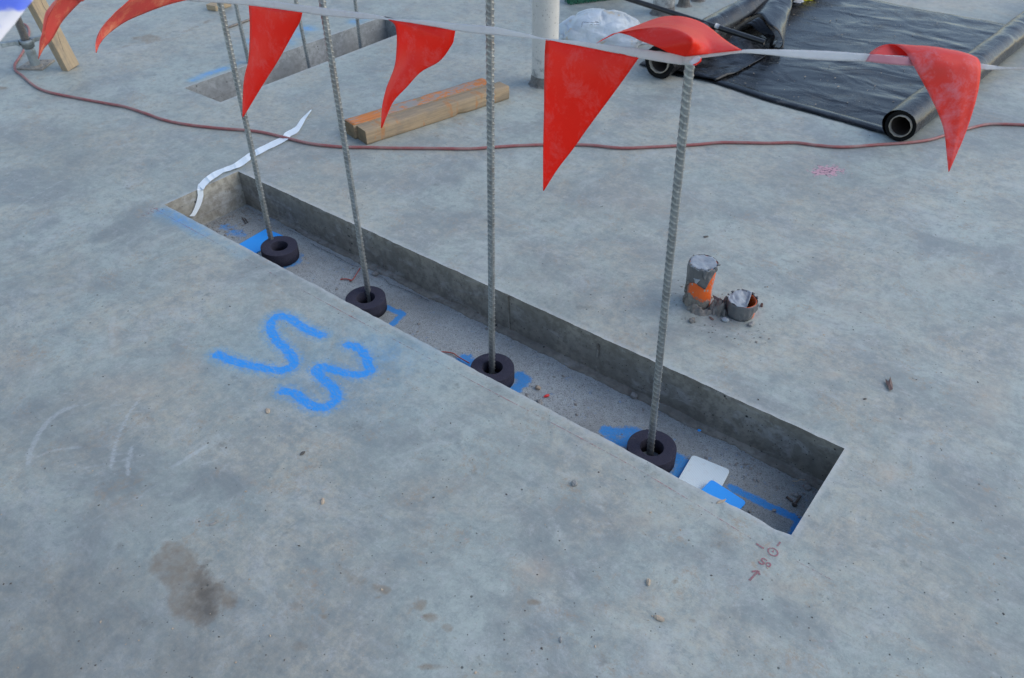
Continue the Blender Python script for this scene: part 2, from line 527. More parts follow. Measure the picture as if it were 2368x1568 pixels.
def m_steel():  # bore wall coloured darker to stand in for shade inside the tube
    t = NT('galvanised_bar')
    o = t.coord()
    n1 = t.noise(o, 14, 6, 0.7)
    n2 = t.noise(t.coord(scale=(1, 1, 0.35)), 110, 5, 0.75)
    c = t.mix(t.mr(n1, 0.4, 0.65), (0.30, 0.32, 0.325), (0.18, 0.19, 0.195))
    c = t.mix(t.mr(n2, 0.50, 0.64, 0, 0.55), c, (0.10, 0.09, 0.08))
    geo = t.n('ShaderNodeNewGeometry')
    c = t.mix(t.mr(geo.outputs['Pointiness'], 0.505, 0.57, 0, 0.45), c, (0.45, 0.47, 0.45))  # raised edges coloured brighter, as painted highlights
    oi = t.n('ShaderNodeObjectInfo')
    v4 = t.n('ShaderNodeVectorMath', operation='ADD'); t.l(o, v4.inputs[0]); t.l(oi.outputs['Location'], v4.inputs[1])
    c = t.mix(t.mr(t.noise(v4.outputs[0], 6, 6, 0.75), 0.54, 0.68, 0, 0.4), c, (0.22, 0.17, 0.13))
    c = t.mix(t.mr(t.noise(v4.outputs[0], 26, 5, 0.75), 0.58, 0.66, 0, 0.6), c, (0.45, 0.45, 0.43))
    c = t.mix(t.math('MULTIPLY', t.attr('crest'), 0.65), c, (0.55, 0.58, 0.57))  # highlight along the lug crests painted into the colour
    t.base(c)
    t.b.inputs['Metallic'].default_value = 0.7
    t.rough(t.mr(n2, 0.35, 0.65, 0.30, 0.52))
    t.bump(n2, 0.35, 0.0008)
    return t.m


def m_pipe():
    t = NT('speckled_pale_pvc')
    o = t.coord()
    c = t.mix(t.mr(t.noise(o, 6, 5, 0.7), 0.4, 0.65, 0, 0.5), (0.52, 0.50, 0.46), (0.40, 0.385, 0.355))
    sp = t.math('MULTIPLY', t.mr(t.noise(t.coord(scale=(1, 1, 0.7)), 120, 3, 0.7), 0.625, 0.66), t.mr(t.noise(o, 9, 4, 0.7), 0.38, 0.5, .2, 1))
    c = t.mix(t.math('MULTIPLY', sp, 0.8), c, (0.12, 0.11, 0.10))
    sx = t.n('ShaderNodeSeparateXYZ'); t.l(o, sx.inputs[0])
    gr = t.mr(t.math('ADD', sx.outputs[2], t.mr(t.noise(o, 18, 6, 0.8), 0.3, 0.7, -0.16, 0.16)), 0.10, 0.02)
    c = t.mix(t.math('MULTIPLY', gr, 0.9), c, (0.24, 0.235, 0.22))
    t.base(c); t.rough(0.5); t.spec(0.4)
    t.bump(t.math('ADD', t.noise(o, 45, 5, 0.7), t.math('MULTIPLY', gr, 2.0)), 0.5, 0.002)
    return t.m


def m_stroke(name, col, a0, a1, nscale=60):
    """worn pencil, chalk or marker line: pigment with gaps"""
    t = NT(name)
    o = t.coord()
    t.base(col); t.rough(0.8)
    tp = t.n('ShaderNodeBsdfTransparent')
    mx = t.n('ShaderNodeMixShader')
    f = t.mr(t.math('ADD', t.noise(o, nscale, 5, 0.8), t.math('MULTIPLY', t.noise(o, 5, 3, 0.6), 0.6)), a0, a1, 0.0, 1.0)
    t.l(f, mx.inputs[0]); t.l(tp.outputs[0], mx.inputs[1]); t.l(t.b.outputs[0], mx.inputs[2])
    t.l(mx.outputs[0], t.out.inputs[0])
    return t.m


def m_foam():
    t = NT('charcoal_foam')
    o = t.coord()
    n = t.noise(o, 700, 2, 0.7)
    c = t.mix(t.mr(n, 0.35, 0.7), (0.024, 0.0235, 0.036), (0.058, 0.056, 0.080))
    c = t.mix(t.mr(t.noise(o, 38, 6, 0.8), 0.57, 0.70, 0, 0.2), c, (0.16, 0.15, 0.14))
    t.base(c); t.rough(0.95); t.spec(0.15)
    t.bump(n, 0.9, 0.0012)
    return t.m


def m_orangepipe():
    t = NT('orange_pvc_with_cement')
    o = t.coord()
    sx = t.n('ShaderNodeSeparateXYZ'); t.l(o, sx.inputs[0])
    n = t.noise(o, 60, 6, 0.8)
    c = t.mix(t.mr(t.noise(o, 25, 4, 0.6), 0.35, 0.7, 0, 0.4), (0.64, 0.105, 0.014), (0.50, 0.08, 0.012))
    dots = t.math('MULTIPLY', t.mr(t.vor(t.coord(scale=(1, 1, 0.7)), 75), 0.22, 0.30, 1, 0), t.mr(t.vor(t.coord(scale=(1, 1, 0.7)), 75, 'Color'), 0.50, 0.52))
    c = t.mix(t.math('MULTIPLY', dots, 0.85), c, (0.30, 0.27, 0.24))
    # cement smear climbing the left side from the slab
    side = t.math('ADD', t.math('MULTIPLY', sx.outputs[0], 0.785), t.math('MULTIPLY', sx.outputs[1], 0.619))
    wob_ = t.mr(n, 0.3, 0.7, -0.014, 0.014)
    lim = t.math('ADD', t.math('ADD', sx.outputs[2], t.math('MULTIPLY', side, 0.45)), wob_)
    f = t.math('MULTIPLY', t.mr(lim, 0.043, 0.039), t.mr(t.math('ADD', side, t.math('MULTIPLY', wob_, .5)), 0.034, 0.031))
    f2 = t.math('MULTIPLY', t.mr(side, -.037, -.043), t.mr(n, .35, .5))
    f = t.math('MAXIMUM', f, f2)
    c = t.mix(f, c, t.mix(t.mr(n, .4, .6), (0.20, 0.18, 0.155), (0.12, 0.105, 0.09)))
    t.base(c); t.rough(t.math('ADD', 0.38, t.math('MULTIPLY', f, 0.5)))
    t.bump(t.math('ADD', n, t.math('MULTIPLY', f, 1.5)), 0.5, 0.003)
    return t.m


def m_bag():
    t = NT('milky_polythene_bag')
    o = t.coord()
    c = t.mix(t.mr(t.noise(o, 7, 5, 0.7), 0.4, 0.65), (0.66, 0.72, 0.78), (0.55, 0.57, 0.57))
    c = t.mix(t.math('MULTIPLY', t.mr(t.noise(o, 14, 4, 0.7), 0.60, 0.66), 0.6), c, (0.62, 0.42, 0.16))
    t.base(c); t.rough(0.28); t.spec(0.6)
    v = t.vor(t.coord(), 9, 'Distance', 'SMOOTH_F1')
    t.bump(t.math('ADD', v, t.math('MULTIPLY', t.noise(o, 22, 4, 0.5, 1.5), 0.5)), 0.7, 0.02)
    tr = t.n('ShaderNodeBsdfTranslucent'); t.put(tr.inputs[0], (0.7, 0.74, 0.78))
    mx = t.n('ShaderNodeMixShader'); mx.inputs[0].default_value = 0.3
    t.l(t.b.outputs[0], mx.inputs[1]); t.l(tr.outputs[0], mx.inputs[2]); t.l(mx.outputs[0], t.out.inputs[0])
    return t.m


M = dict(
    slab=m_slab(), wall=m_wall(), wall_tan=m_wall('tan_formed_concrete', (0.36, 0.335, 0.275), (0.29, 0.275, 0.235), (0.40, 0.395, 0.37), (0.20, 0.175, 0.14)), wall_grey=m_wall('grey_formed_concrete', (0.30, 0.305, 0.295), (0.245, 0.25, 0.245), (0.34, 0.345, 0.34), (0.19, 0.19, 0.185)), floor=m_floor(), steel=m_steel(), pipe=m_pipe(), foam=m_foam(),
    red=m_plastic_cloth('red_flag_plastic', (0.88, 0.036, 0.014), (0.78, 0.30, 0.27), 0.52, 0.34, 0.38),
    salmon=m_plastic_cloth('faded_sun_glow_flag_plastic', (0.82, 0.15, 0.12), (0.95, 0.50, 0.30), 0.55, 0.36, 0.95),  # sun glowing through the plastic painted in as orange patches
    tape=m_plastic_cloth('white_tape_plastic', (0.72, 0.71, 0.71), (0.58, 0.53, 0.55), 0.35, 0.35, 0.5),
    tape_bright=m_plastic_cloth('bright_white_tape', (0.86, 0.90, 0.92), (0.66, 0.66, 0.66), 0.25, 0.3, 0.35),
    pale=m_plastic_cloth('sheen_tinted_red_plastic', (0.86, 0.085, 0.065), (0.80, 0.30, 0.33), 0.45, 0.42, 0.9),  # sky sheen on the folded flag painted in as pinkish patches
    pinktape=m_plastic_cloth('white_tape_over_red', (0.52, 0.22, 0.25), (0.52, 0.30, 0.32), 0.25, 0.4, 0.2),
    film=m_blackfilm(),
    blue=m_simple('blue_plastic_card', (0.025, 0.33, 0.88), 0.42, (0.04, 0.36, 0.90), 60, 0.4, bumps=(300, 0.1, 0.0005)),
    hose=m_simple('dusty_red_hose', (0.27, 0.075, 0.07), 0.6, (0.30, 0.20, 0.18), 12, 0.65, bumps=(60, 0.3, 0.001)),
    wood=m_wood('weathered_timber', (0.36, 0.26, 0.16), (0.235, 0.18, 0.12), (0.38, 0.16, 0.055)),
    pine=m_wood('pale_pine_plank', (0.42, 0.31, 0.19), (0.33, 0.255, 0.17)),
    endgrain=m_simple('dark_end_grain', (0.17, 0.12, 0.065), 0.9, (0.08, 0.06, 0.035), 30, 0.8, bumps=(60, 0.8, 0.003)),
    orangetop=m_orangetop(), orangepipe=m_orangepipe(), bag=m_bag(),
    ducttape=m_simple('grey_cloth_tape', (0.085, 0.088, 0.092), 0.42, (0.15, 0.145, 0.14), 26, 0.6, bumps=(26, 0.6, 0.006)),
    ducttop=m_simple('silver_cloth_tape', (0.27, 0.29, 0.31), 0.38, (0.20, 0.21, 0.22), 18, 0.6, bumps=(22, 0.5, 0.008)),
    mortar=m_simple('spilt_mortar', (0.20, 0.185, 0.165), 0.95, (0.085, 0.078, 0.07), 45, 0.8, bumps=(70, 1.0, 0.006)),
    galv=m_simple('galvanised_cast_steel', (0.33, 0.36, 0.36), 0.5, (0.20, 0.21, 0.20), 30, 0.7, metal=0.5, bumps=(60, 0.5, 0.002)),
    thread=m_simple('worn_thread_steel', (0.15, 0.135, 0.12), 0.55, (0.24, 0.20, 0.17), 50, 0.6, metal=0.5),
    plate=m_simple('cement_caked_plate', (0.33, 0.29, 0.24), 0.85, (0.16, 0.13, 0.10), 45, 0.7, bumps=(60, 0.8, 0.003)),
    bore=m_simple('shaded_core_bore', (0.07, 0.055, 0.045), 0.9, spec=0.1),
    rollend=m_simple('matte_black_film_edge', (0.006, 0.006, 0.006), 0.8, spec=0.2),
    card=m_simple('cardboard_core', (0.34, 0.29, 0.23), 0.85, (0.20, 0.17, 0.13), 30, 0.6),
    black=m_simple('black_tube_plastic', (0.012, 0.012, 0.013), 0.28, (0.04, 0.04, 0.04), 20, 0.5),
    green=m_simple('green_bristle', (0.004, 0.16, 0.075), 0.5, (0.003, 0.08, 0.04), 40, 0.6),
    maroon=m_simple('maroon_broom_stock', (0.10, 0.03, 0.035), 0.5, (0.06, 0.02, 0.02), 10, 0.5),
    stone=m_simple('grey_concrete_crumb', (0.26, 0.25, 0.235), 0.9, (0.15, 0.14, 0.125), 60, 0.7, bumps=(120, 0.8, 0.002)),
    tanstone=m_simple('tan_mortar_crumb', (0.42, 0.33, 0.24), 0.9, (0.26, 0.20, 0.15), 90, 0.7, bumps=(120, 0.8, 0.002)),
    darkstone=m_simple('dark_crumb', (0.09, 0.08, 0.07), 0.9),
    leaf=m_simple('dry_leaf', (0.13, 0.075, 0.06), 0.7, (0.07, 0.05, 0.045), 80, 0.6),
    thread_red=m_simple('red_plastic_thread', (0.36, 0.06, 0.04), 0.5),
    redbit=m_simple('bright_red_plastic', (0.62, 0.03, 0.03), 0.35),
    yellow=m_simple('yellow_plastic_wrap', (0.62, 0.50, 0.02), 0.4, (0.35, 0.30, 0.05), 30, 0.6, bumps=(30, 0.7, 0.01)),
    bolt=m_simple('rusty_bolt_steel', (0.10, 0.085, 0.075), 0.6, (0.16, 0.10, 0.07), 60, 0.6, metal=0.4),
    chalk=m_stroke('red_chalk_line', (0.46, 0.19, 0.20), 0.78, 1.05, 110),
    marker=m_stroke('red_marker', (0.30, 0.115, 0.13), 0.60, 0.88, 130),
    print=m_simple('dark_print', (0.03, 0.03, 0.05), 0.6),
)


def m_cornertape():
    t = NT('blue_and_white_tape')
    o = t.coord()
    sx = t.n('ShaderNodeSeparateXYZ'); t.l(o, sx.inputs[0])
    za, zb = float(atd(0, 92, .83)[2]), float(atd(40, 0, .88)[2])
    c = t.mix(t.mr(t.math('ADD', sx.outputs[2], t.mr(t.noise(o, 20, 3, .5), .3, .7, -.006, .006)), za + (zb - za) * .40, za + (zb - za) * .62, 0, 1, 'SMOOTHSTEP'), (0.80, 0.78, 0.80), (0.16, 0.24, 0.80))
    t.base(c); t.rough(0.4)
    tr = t.n('ShaderNodeBsdfTranslucent'); t.put(tr.inputs[0], c)
    mx = t.n('ShaderNodeMixShader'); mx.inputs[0].default_value = .4
    t.l(t.b.outputs[0], mx.inputs[1]); t.l(tr.outputs[0], mx.inputs[2]); t.l(mx.outputs[0], t.out.inputs[0])
    return t.m


M['corner'] = m_cornertape()


def m_whitecard():
    t = NT('ribbed_white_card')
    o = t.coord()
    sx = t.n('ShaderNodeSeparateXYZ'); t.l(o, sx.inputs[0])
    s = t.math('SINE', t.math('MULTIPLY', sx.outputs[0], 2 * math.pi / 0.0042))
    c = t.mix(t.mr(s, 0.2, 1.0, 0, 0.5), (0.68, 0.76, 0.76), (0.52, 0.58, 0.60))
    c = t.mix(t.mr(t.noise(o, 60, 5, 0.7), 0.55, 0.7, 0, 0.3), c, (0.5, 0.48, 0.45))
    t.base(c); t.rough(0.45)
    t.bump(s, 0.3, 0.0008)
    return t.m


M['white'] = m_whitecard()

# ------------------------------------------------------------------ the slab and its two recesses
X0, X1, Y0, Y1 = -2.902, -0.2055, 1.328, 1.695          # near recess
U0, U1, V0, V1 = -3.935, -3.613, 2.112, 3.615           # far recess
ZF = -0.165


def wob(t, k):
    return 0.0026 * mnoise.noise(Vector((t * 9, k * 7.3, 0))) + 0.0024 * mnoise.noise(Vector((t * 37, k * 3.1, 2))) + (1 if k == 2 else -1) * 0.006 * max(0, mnoise.noise(Vector((t * 14, k * 5.1, 7))) - .35)


def lines_for(breaks, segs):
    out = []
    for (a, b), st in zip(zip(breaks[:-1], breaks[1:]), segs):
        n = max(1, int(round((b - a) / st)))
        out += list(np.linspace(a, b, n + 1)[:-1])
    out.append(breaks[-1])
    return np.array(out)


xl = lines_for([-14, -7, U0, U1, X0, X1, 0.7, 6], [0.5, 0.022, 0.02, 0.014, 0.0085, 0.0085, 0.4])
yl = lines_for([-5, -0.3, Y0, Y1, V0, V1, 7.0, 14], [0.4, 0.0085, 0.0085, 0.012, 0.018, 0.024, 0.5])
nx, ny = len(xl), len(yl)
GX, GY = np.meshgrid(xl, yl, indexing='ij')
SX, SY = GX.copy(), GY.copy()


def corner_lift(x):
    return 0.009 * np.clip(1 - (X1 - x) / 0.045, 0, 1) ** 1.6 * (x <= X1 + 1e-6) + 0.004 * np.exp(-((x + 0.32) / 0.05) ** 2)


def edge_y_near(x): return Y0 + np.array([wob(v, 1) for v in np.atleast_1d(x)]) + corner_lift(np.atleast_1d(x))
def edge_y_far(x): return Y1 + np.array([wob(v, 2) for v in np.atleast_1d(x)])


jx0, jx1 = np.argmin(abs(xl - X0)), np.argmin(abs(xl - X1))
jy0, jy1 = np.argmin(abs(yl - Y0)), np.argmin(abs(yl - Y1))
ku0, ku1 = np.argmin(abs(xl - U0)), np.argmin(abs(xl - U1))
kv0, kv1 = np.argmin(abs(yl - V0)), np.argmin(abs(yl - V1))
for i in range(jx0 + 1, jx1):
    SY[i, jy0] = edge_y_near(xl[i])[0]
    SY[i, jy0 - 1] += 0.5 * (SY[i, jy0] - Y0)
    SY[i, jy1] = edge_y_far(xl[i])[0]
wnr = edge_y_near(X1)[0]
SY[jx1, jy0] = wnr


def seg_d(px, py, a, b):
    ax, ay = a[0], a[1]; dx, dy = b[0] - ax, b[1] - ay
    L = dx * dx + dy * dy + 1e-12
    t = np.clip(((px - ax) * dx + (py - ay) * dy) / L, 0, 1)
    return np.hypot(px - ax - t * dx, py - ay - t * dy)


def poly_d(px, py, pts):
    d = np.full(px.shape, 9.0)
    for a, b in zip(pts[:-1], pts[1:]): d = np.minimum(d, seg_d(px, py, a, b))
    return d


def G(pts, z=0.0): return [at(x, y, z)[:2] for x, y in pts]


def blob(px, py, cx, cy, rx, ry, z=0.0, p=2.0):
    """soft patch covering the photo ellipse (cx, cy, rx, ry), laid out on the ground"""
    c = at(cx, cy, z)[:2]; ex = at(cx + rx, cy, z)[:2] - c; ey = at(cx, cy + ry, z)[:2] - c
    det = ex[0] * ey[1] - ex[1] * ey[0]
    dx, dy = px - c[0], py - c[1]
    a = (dx * ey[1] - dy * ey[0]) / det; b = (-dx * ex[1] + dy * ex[0]) / det
    return np.exp(-(a * a + b * b) ** (p / 2) * 0.9)


vis = (GX > -7) & (GX < 0.7) & (GY > -0.3) & (GY < 7)
px, py = GX[vis], GY[vis]
A = {k: np.zeros(GX.shape) for k in ('mist', 'stain', 'oil', 'burnish_and_falloff', 'dust', 'scrape', 'pink', 'lip')}
spray = np.full(px.shape, 0.5)
S1 = smooth(G([(505, 820), (527, 831), (577, 845), (620, 853), (655, 857), (675, 848), (679, 832), (664, 811), (640, 787), (627, 765),
               (628, 745), (642, 731), (665, 734), (697, 754), (722, 768), (744, 775)]), 60)
S2 = smooth(G([(804, 797), (829, 806), (845, 824), (852, 846), (856, 857), (836, 866), (804, 864), (767, 854), (746, 848), (731, 854),
               (742, 871), (762, 889), (777, 909), (773, 930), (745, 943), (717, 936), (692, 918), (674, 908), (656, 904)]), 66)
for st in (S1, S2):
    spray = np.minimum(spray, poly_d(px, py, st) - 0.0168)
spray = np.minimum(spray, seg_d(px, py, *G([(504, 820), (507, 821)])) - 0.018)


def add(key, cx, cy, rx, ry, amp=1.0, p=2.0):
    v = A[key][vis]; A[key][vis] = np.maximum(v, amp * blob(px, py, cx, cy, rx, ry, p=p))


SCD = np.full(GX.shape, 0.3); RKD = np.full(GX.shape, 0.3)


def line(key, pts, width, amp=1.0, soft=1.0):
    if key == 'scrape':
        d = poly_d(px, py, smooth(G(pts), 5 * len(pts)))
        q = A[key][vis]; sd = SCD[vis]
        near_ = (d - width / 2) < sd
        q[near_] = amp; A[key][vis] = q
        SCD[vis] = np.minimum(sd, d - width / 2)
        return
    if key == 'rake':
        RKD[vis] = np.minimum(RKD[vis], poly_d(px, py, smooth(G(pts), 8)) - width / 2)
        return
    v = A[key][vis]
    d = poly_d(px, py, smooth(G(pts), 5 * len(pts)))
    A[key][vis] = np.maximum(v, amp * np.clip(1.4 - d / width, 0, 1) ** soft)


for b in ((870, 815, 80, 50, .55), (910, 830, 110, 60, .38), (800, 890, 150, 80, .30), (690, 830, 130, 90, .32), (820, 770, 90, 40, .22), (560, 860, 70, 30, .2),
          (730, 960, 80, 40, .16), (960, 790, 70, 40, .2)):
    add('mist', *b)
line('mist', [(375, 490), (400, 500), (440, 522), (470, 542)], 0.035, 0.75)
line('mist', [(470, 540), (520, 565), (560, 590)], 0.03, 0.28)
add('mist', 410, 500, 50, 18, .5)
line('mist', [(448, 184), (478, 172), (520, 158)], 0.035, 0.9)
line('mist', [(520, 158), (560, 143)], 0.03, 0.4)
add('mist', 710, 66, 26, 8, .85); add('mist', 690, 80, 12, 10, .9); add('mist', 672, 96, 14, 12, .6)
add('mist', 820, 50, 16, 6, .9); add('mist', 845, 43, 12, 4, .7); add('mist', 580, 95, 12, 8, .9)
# oily brown patch at lower left, footprints and drips
add('stain', 405, 1305, 60, 62, 1.0, 3); add('stain', 450, 1370, 75, 75, .95, 3); add('stain', 520, 1385, 26, 30, .7)
add('oil', 475, 1360, 36, 70, 1.0); add('oil', 455, 1400, 35, 30, .8)
for b in ((800, 1325, 26, 14), (835, 1342, 45, 20), (880, 1360, 30, 12), (973, 1400, 20, 14), (1000, 1428, 24, 14), (1036, 1451, 18, 14),
          (1052, 1478, 11, 8), (1068, 1462, 7, 7), (1000, 1542, 42, 12), (695, 1495, 26, 20), (682, 1405, 24, 18), (750, 1425, 14, 8),
          (1235, 1393, 22, 9), (870, 1382, 9, 5), (1560, 1345, 14, 8), (1645, 1340, 16, 9), (1650, 1549, 14, 8), (1600, 1435, 14, 8), (672, 1355, 10, 7)):
    add('stain', *b, 0.62, 3)
line('stain', [(780, 1310), (805, 1330), (850, 1345), (895, 1368)], 0.013, 0.55)
# dark burnished areas; the broad lower-left one also paints in light falloff
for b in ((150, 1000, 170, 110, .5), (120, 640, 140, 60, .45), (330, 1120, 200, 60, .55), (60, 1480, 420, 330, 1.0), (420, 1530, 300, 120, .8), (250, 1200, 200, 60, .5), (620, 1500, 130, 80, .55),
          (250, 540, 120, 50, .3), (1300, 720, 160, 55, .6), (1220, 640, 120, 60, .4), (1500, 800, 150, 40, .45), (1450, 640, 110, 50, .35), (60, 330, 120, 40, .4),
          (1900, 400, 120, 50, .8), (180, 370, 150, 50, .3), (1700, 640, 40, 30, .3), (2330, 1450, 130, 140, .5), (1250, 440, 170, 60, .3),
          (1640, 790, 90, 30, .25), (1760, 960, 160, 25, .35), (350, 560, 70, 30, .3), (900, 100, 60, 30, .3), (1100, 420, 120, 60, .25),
          (2330, 290, 90, 60, .35), (200, 220, 100, 30, .3), (1150, 905, 60, 30, .35), (1440, 1030, 40, 12, .25), (1650, 728, 70, 26, .55), (1600, 715, 26, 18, .5), (1257, 200, 44, 14, .5), (1000, 325, 170, 22, .2)):  # darker round the pipe feet and in front of the timbers
    add('burnish_and_falloff', *b)
# dusty tan patches
for b in ((265, 780, 14, 40, .55), (425, 850, 34, 22, .5), (1235, 1318, 40, 26, .85), (2050, 1095, 26, 22, .75), (2290, 930, 40, 60, .5), (2200, 640, 90, 30, .4), (1500, 470, 120, 30, .3), (1980, 720, 100, 30, .3), (300, 900, 90, 40, .3), (900, 700, 80, 40, .3), (1820, 1360, 60, 20, .35),
          (640, 380, 60, 20, .35), (770, 390, 50, 14, .45), (60, 840, 60, 24, .35), (1190, 980, 24, 16, .3), (1925, 868, 26, 9, .55),
          (1420, 1410, 26, 8, .35), (310, 1180, 60, 30, .25), (1510, 1200, 60, 20, .3), (1700, 560, 120, 26, .22), (2200, 10, 90, 12, .4), (2130, 25, 60, 8, .4)):
    add('dust', *b)
add('stain', 345, 90, 44, 12, .75); line('stain', [(250, 122), (300, 103), (345, 90), (420, 76), (500, 40)], 0.03, .42)
add('stain', 10, 205, 22, 7, .6)
add('pink', 1914, 395, 42, 15, 1.0)
for pts, wd, am in (([(67, 1071), (72, 1040), (98, 990), (137, 954), (172, 939)], .014, .8), ([(257, 1084), (265, 1034), (275, 1009), (287, 979), (305, 946), (325, 919)], .007, .95),
                    ([(297, 1096), (295, 1071), (305, 1034)], .008, .9), ([(400, 1079), (425, 1064), (462, 1041), (475, 1031)], .011, .8),
                    ([(87, 1056), (125, 1041), (187, 1034)], .007, .75), ([(27, 497), (50, 474), (100, 442), (145, 417)], .008, .55),
                    ([(262, 735), (258, 770), (262, 800)], .014, .45), ([(1205, 515), (1250, 540), (1260, 565), (1257, 590), (1243, 605)], .006, .45),
                    ([(160, 1088), (250, 1072), (330, 1050)], .004, .5), ([(205, 1005), (245, 992), (330, 960)], .004, .45),
                    ([(620, 935), (760, 1000)], .003, .3), ([(1900, 905), (1990, 950), (2060, 990)], .004, .4), ([(1320, 1600), (1320, 1600)], .004, .0),
                    ([(1895, 1310), (1330, 1270), (1310, 1250)], .003, .0)):
    if am: line('scrape', pts, wd, am)
for key in ('lip',):
    d1 = np.minimum(np.minimum(seg_d(px, py, (X0, Y0), (X1, Y0)), seg_d(px, py, (X0, Y1), (X1, Y1))),
                    np.minimum(seg_d(px, py, (X0, Y0), (X0, Y1)), seg_d(px, py, (X1, Y0), (X1, Y1))))
    d2 = np.minimum(seg_d(px, py, (U0, V0), (U0, V1)), seg_d(px, py, (U1, V0), (U1, V1)))
    A[key][vis] = np.clip(1 - np.minimum(d1, d2) / 0.02, 0, 1)
# wide trowel sweeps, pale and dark
for k in range(30):
    cx_, cy_ = rng.uniform(100, 2300), rng.uniform(150, 1500)
    c0_ = at(cx_, cy_)[:2]; r0_ = rng.uniform(.22, .6); a0_ = rng.uniform(0, 6.28); da_ = rng.uniform(.5, 1.3)
    arc = [c0_ + r0_ * np.array([math.cos(a0_ + da_ * q), math.sin(a0_ + da_ * q)]) for q in np.linspace(0, 1, 9)]
    dd = poly_d(px, py, arc)
    if k % 2:
        amp_ = rng.uniform(.12, .32); sd = SCD[vis]; q = A['scrape'][vis]; w_ = rng.uniform(.0008, .004)
        m_ = (dd - w_) < sd
        q[m_] = amp_; A['scrape'][vis] = q; SCD[vis] = np.minimum(sd, dd - w_)
    else:
        RKD[vis] = np.minimum(RKD[vis], dd + .0002)
# fine curved rake marks by the bottom right and a few pale scores elsewhere
for k in range(34):
    x0 = 1900 + rng.uniform(0, 380); y0 = 1010 + rng.uniform(0, 440)
    L = rng.uniform(30, 110)
    line('rake', [(x0, y0), (x0 + L * .5, y0 + L * .25), (x0 + L, y0 + L * .56)], .0008)
for k in range(16):
    x0 = 2180 + rng.uniform(0, 130); y0 = 1240 + rng.uniform(0, 230); L = rng.uniform(30, 80)
    line('rake', [(x0, y0), (x0 + L * .35, y0 + L * .5), (x0 + L * .55, y0 + L)], .0008)
for k in range(46):
    x0 = rng.uniform(20, 480); y0 = rng.uniform(900, 1240); L = rng.uniform(20, 90); sl = rng.normal(-.32, .25)
    line('scrape', [(x0, y0), (x0 + L * .5, y0 + L * sl * .5 + 2), (x0 + L, y0 + L * sl)], .0012, rng.uniform(.2, .6))
for k in range(26):
    x0 = rng.uniform(1050, 1750); y0 = rng.uniform(470, 860); L = rng.uniform(10, 40); sl = rng.normal(.2, .5)
    line('scrape', [(x0, y0), (x0 + L * .5, y0 + L * sl * .5 + 2), (x0 + L, y0 + L * sl)], .0015, rng.uniform(.2, .6))

SPR = np.full(GX.shape, 0.5); SPR[vis] = spray
ids = np.arange(nx * ny).reshape(nx, ny)
hole = np.zeros((nx - 1, ny - 1), bool)
hole[jx0:jx1, jy0:jy1] = True
hole[ku0:ku1, kv0:kv1] = True
ii, jj = np.nonzero(~hole)
quads = np.stack([ids[ii, jj], ids[ii + 1, jj], ids[ii + 1, jj + 1], ids[ii, jj + 1]], 1)
me = bpy.data.meshes.new('concrete_slab')
me.vertices.add(nx * ny)
SZ = np.zeros_like(SX)
me.vertices.foreach_set('co', np.stack([SX, SY, SZ], -1).reshape(-1))
me.loops.add(len(quads) * 4)
me.loops.foreach_set('vertex_index', quads.reshape(-1).astype(np.int32))
me.polygons.add(len(quads))
me.polygons.foreach_set('loop_start', np.arange(0, len(quads) * 4, 4, dtype=np.int32))
me.polygons.foreach_set('loop_total', np.full(len(quads), 4, dtype=np.int32))
me.update(calc_edges=True)
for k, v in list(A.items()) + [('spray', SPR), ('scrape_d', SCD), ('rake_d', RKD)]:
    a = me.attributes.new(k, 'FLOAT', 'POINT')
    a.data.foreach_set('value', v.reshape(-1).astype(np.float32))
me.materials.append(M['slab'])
slab = bpy.data.objects.new('concrete_slab', me)
COL.objects.link(slab)
tag(slab, kind='structure', label='grey trowelled concrete slab with blue spray marks')


def wallgrid(name, f, n, mat):
    """f(s, t): s along 0..1, t down 0..1"""
    rows = [[f(s, t) for s in np.linspace(0, 1, n)] for t in (0, .02, .06, .15, .3, .5, .7, .85, 1)]
    o = surf(name, rows, mat, None, kind='structure')
    return o


def mixp(a, b, t): return a + (b - a) * t


xs_in = xl[jx0:jx1 + 1]


def along(i, n):  # match slab vertices so that the arris is closed
    return xs_in[i]


def wall_long(name, edge, sgn):
    rows = []
    for t in (0, .015, .05, .15, .35, .6, .85, 1):
        r = []
        for k, x in enumerate(xs_in):
            ye = edge(x)[0] if 0 < k < len(xs_in) - 1 or (name.endswith('near') and k) else (Y0 if sgn < 0 else Y1)
            y = ye + sgn * 0.002 * fbm(x * 2, t * 0.4, sgn, 3) * min(1, t * 8)
            if sgn < 0: y = mixp(ye, Y0, min(1, t * 6)) - 0.001 * t
            r.append((x, y, ZF * t))
        rows.append(r)
    return surf(name, rows, M['wall'], None, kind='structure')


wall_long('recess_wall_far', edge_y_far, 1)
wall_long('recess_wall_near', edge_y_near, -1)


def wall_side(name, x, ya, yb, zb=ZF, mat=None):
    rows = []
    for t in np.linspace(0, 1, 14):
        rows.append([(x + 0.0025 * fbm(y * 3, t * 0.5, x, 3) * min(1, t * 8) * (1 if 0 < k < 24 else 0), y, zb * t) for k, y in enumerate(np.linspace(ya, yb, 25))])
    return surf(name, rows, mat or M['wall'], None, kind='structure')


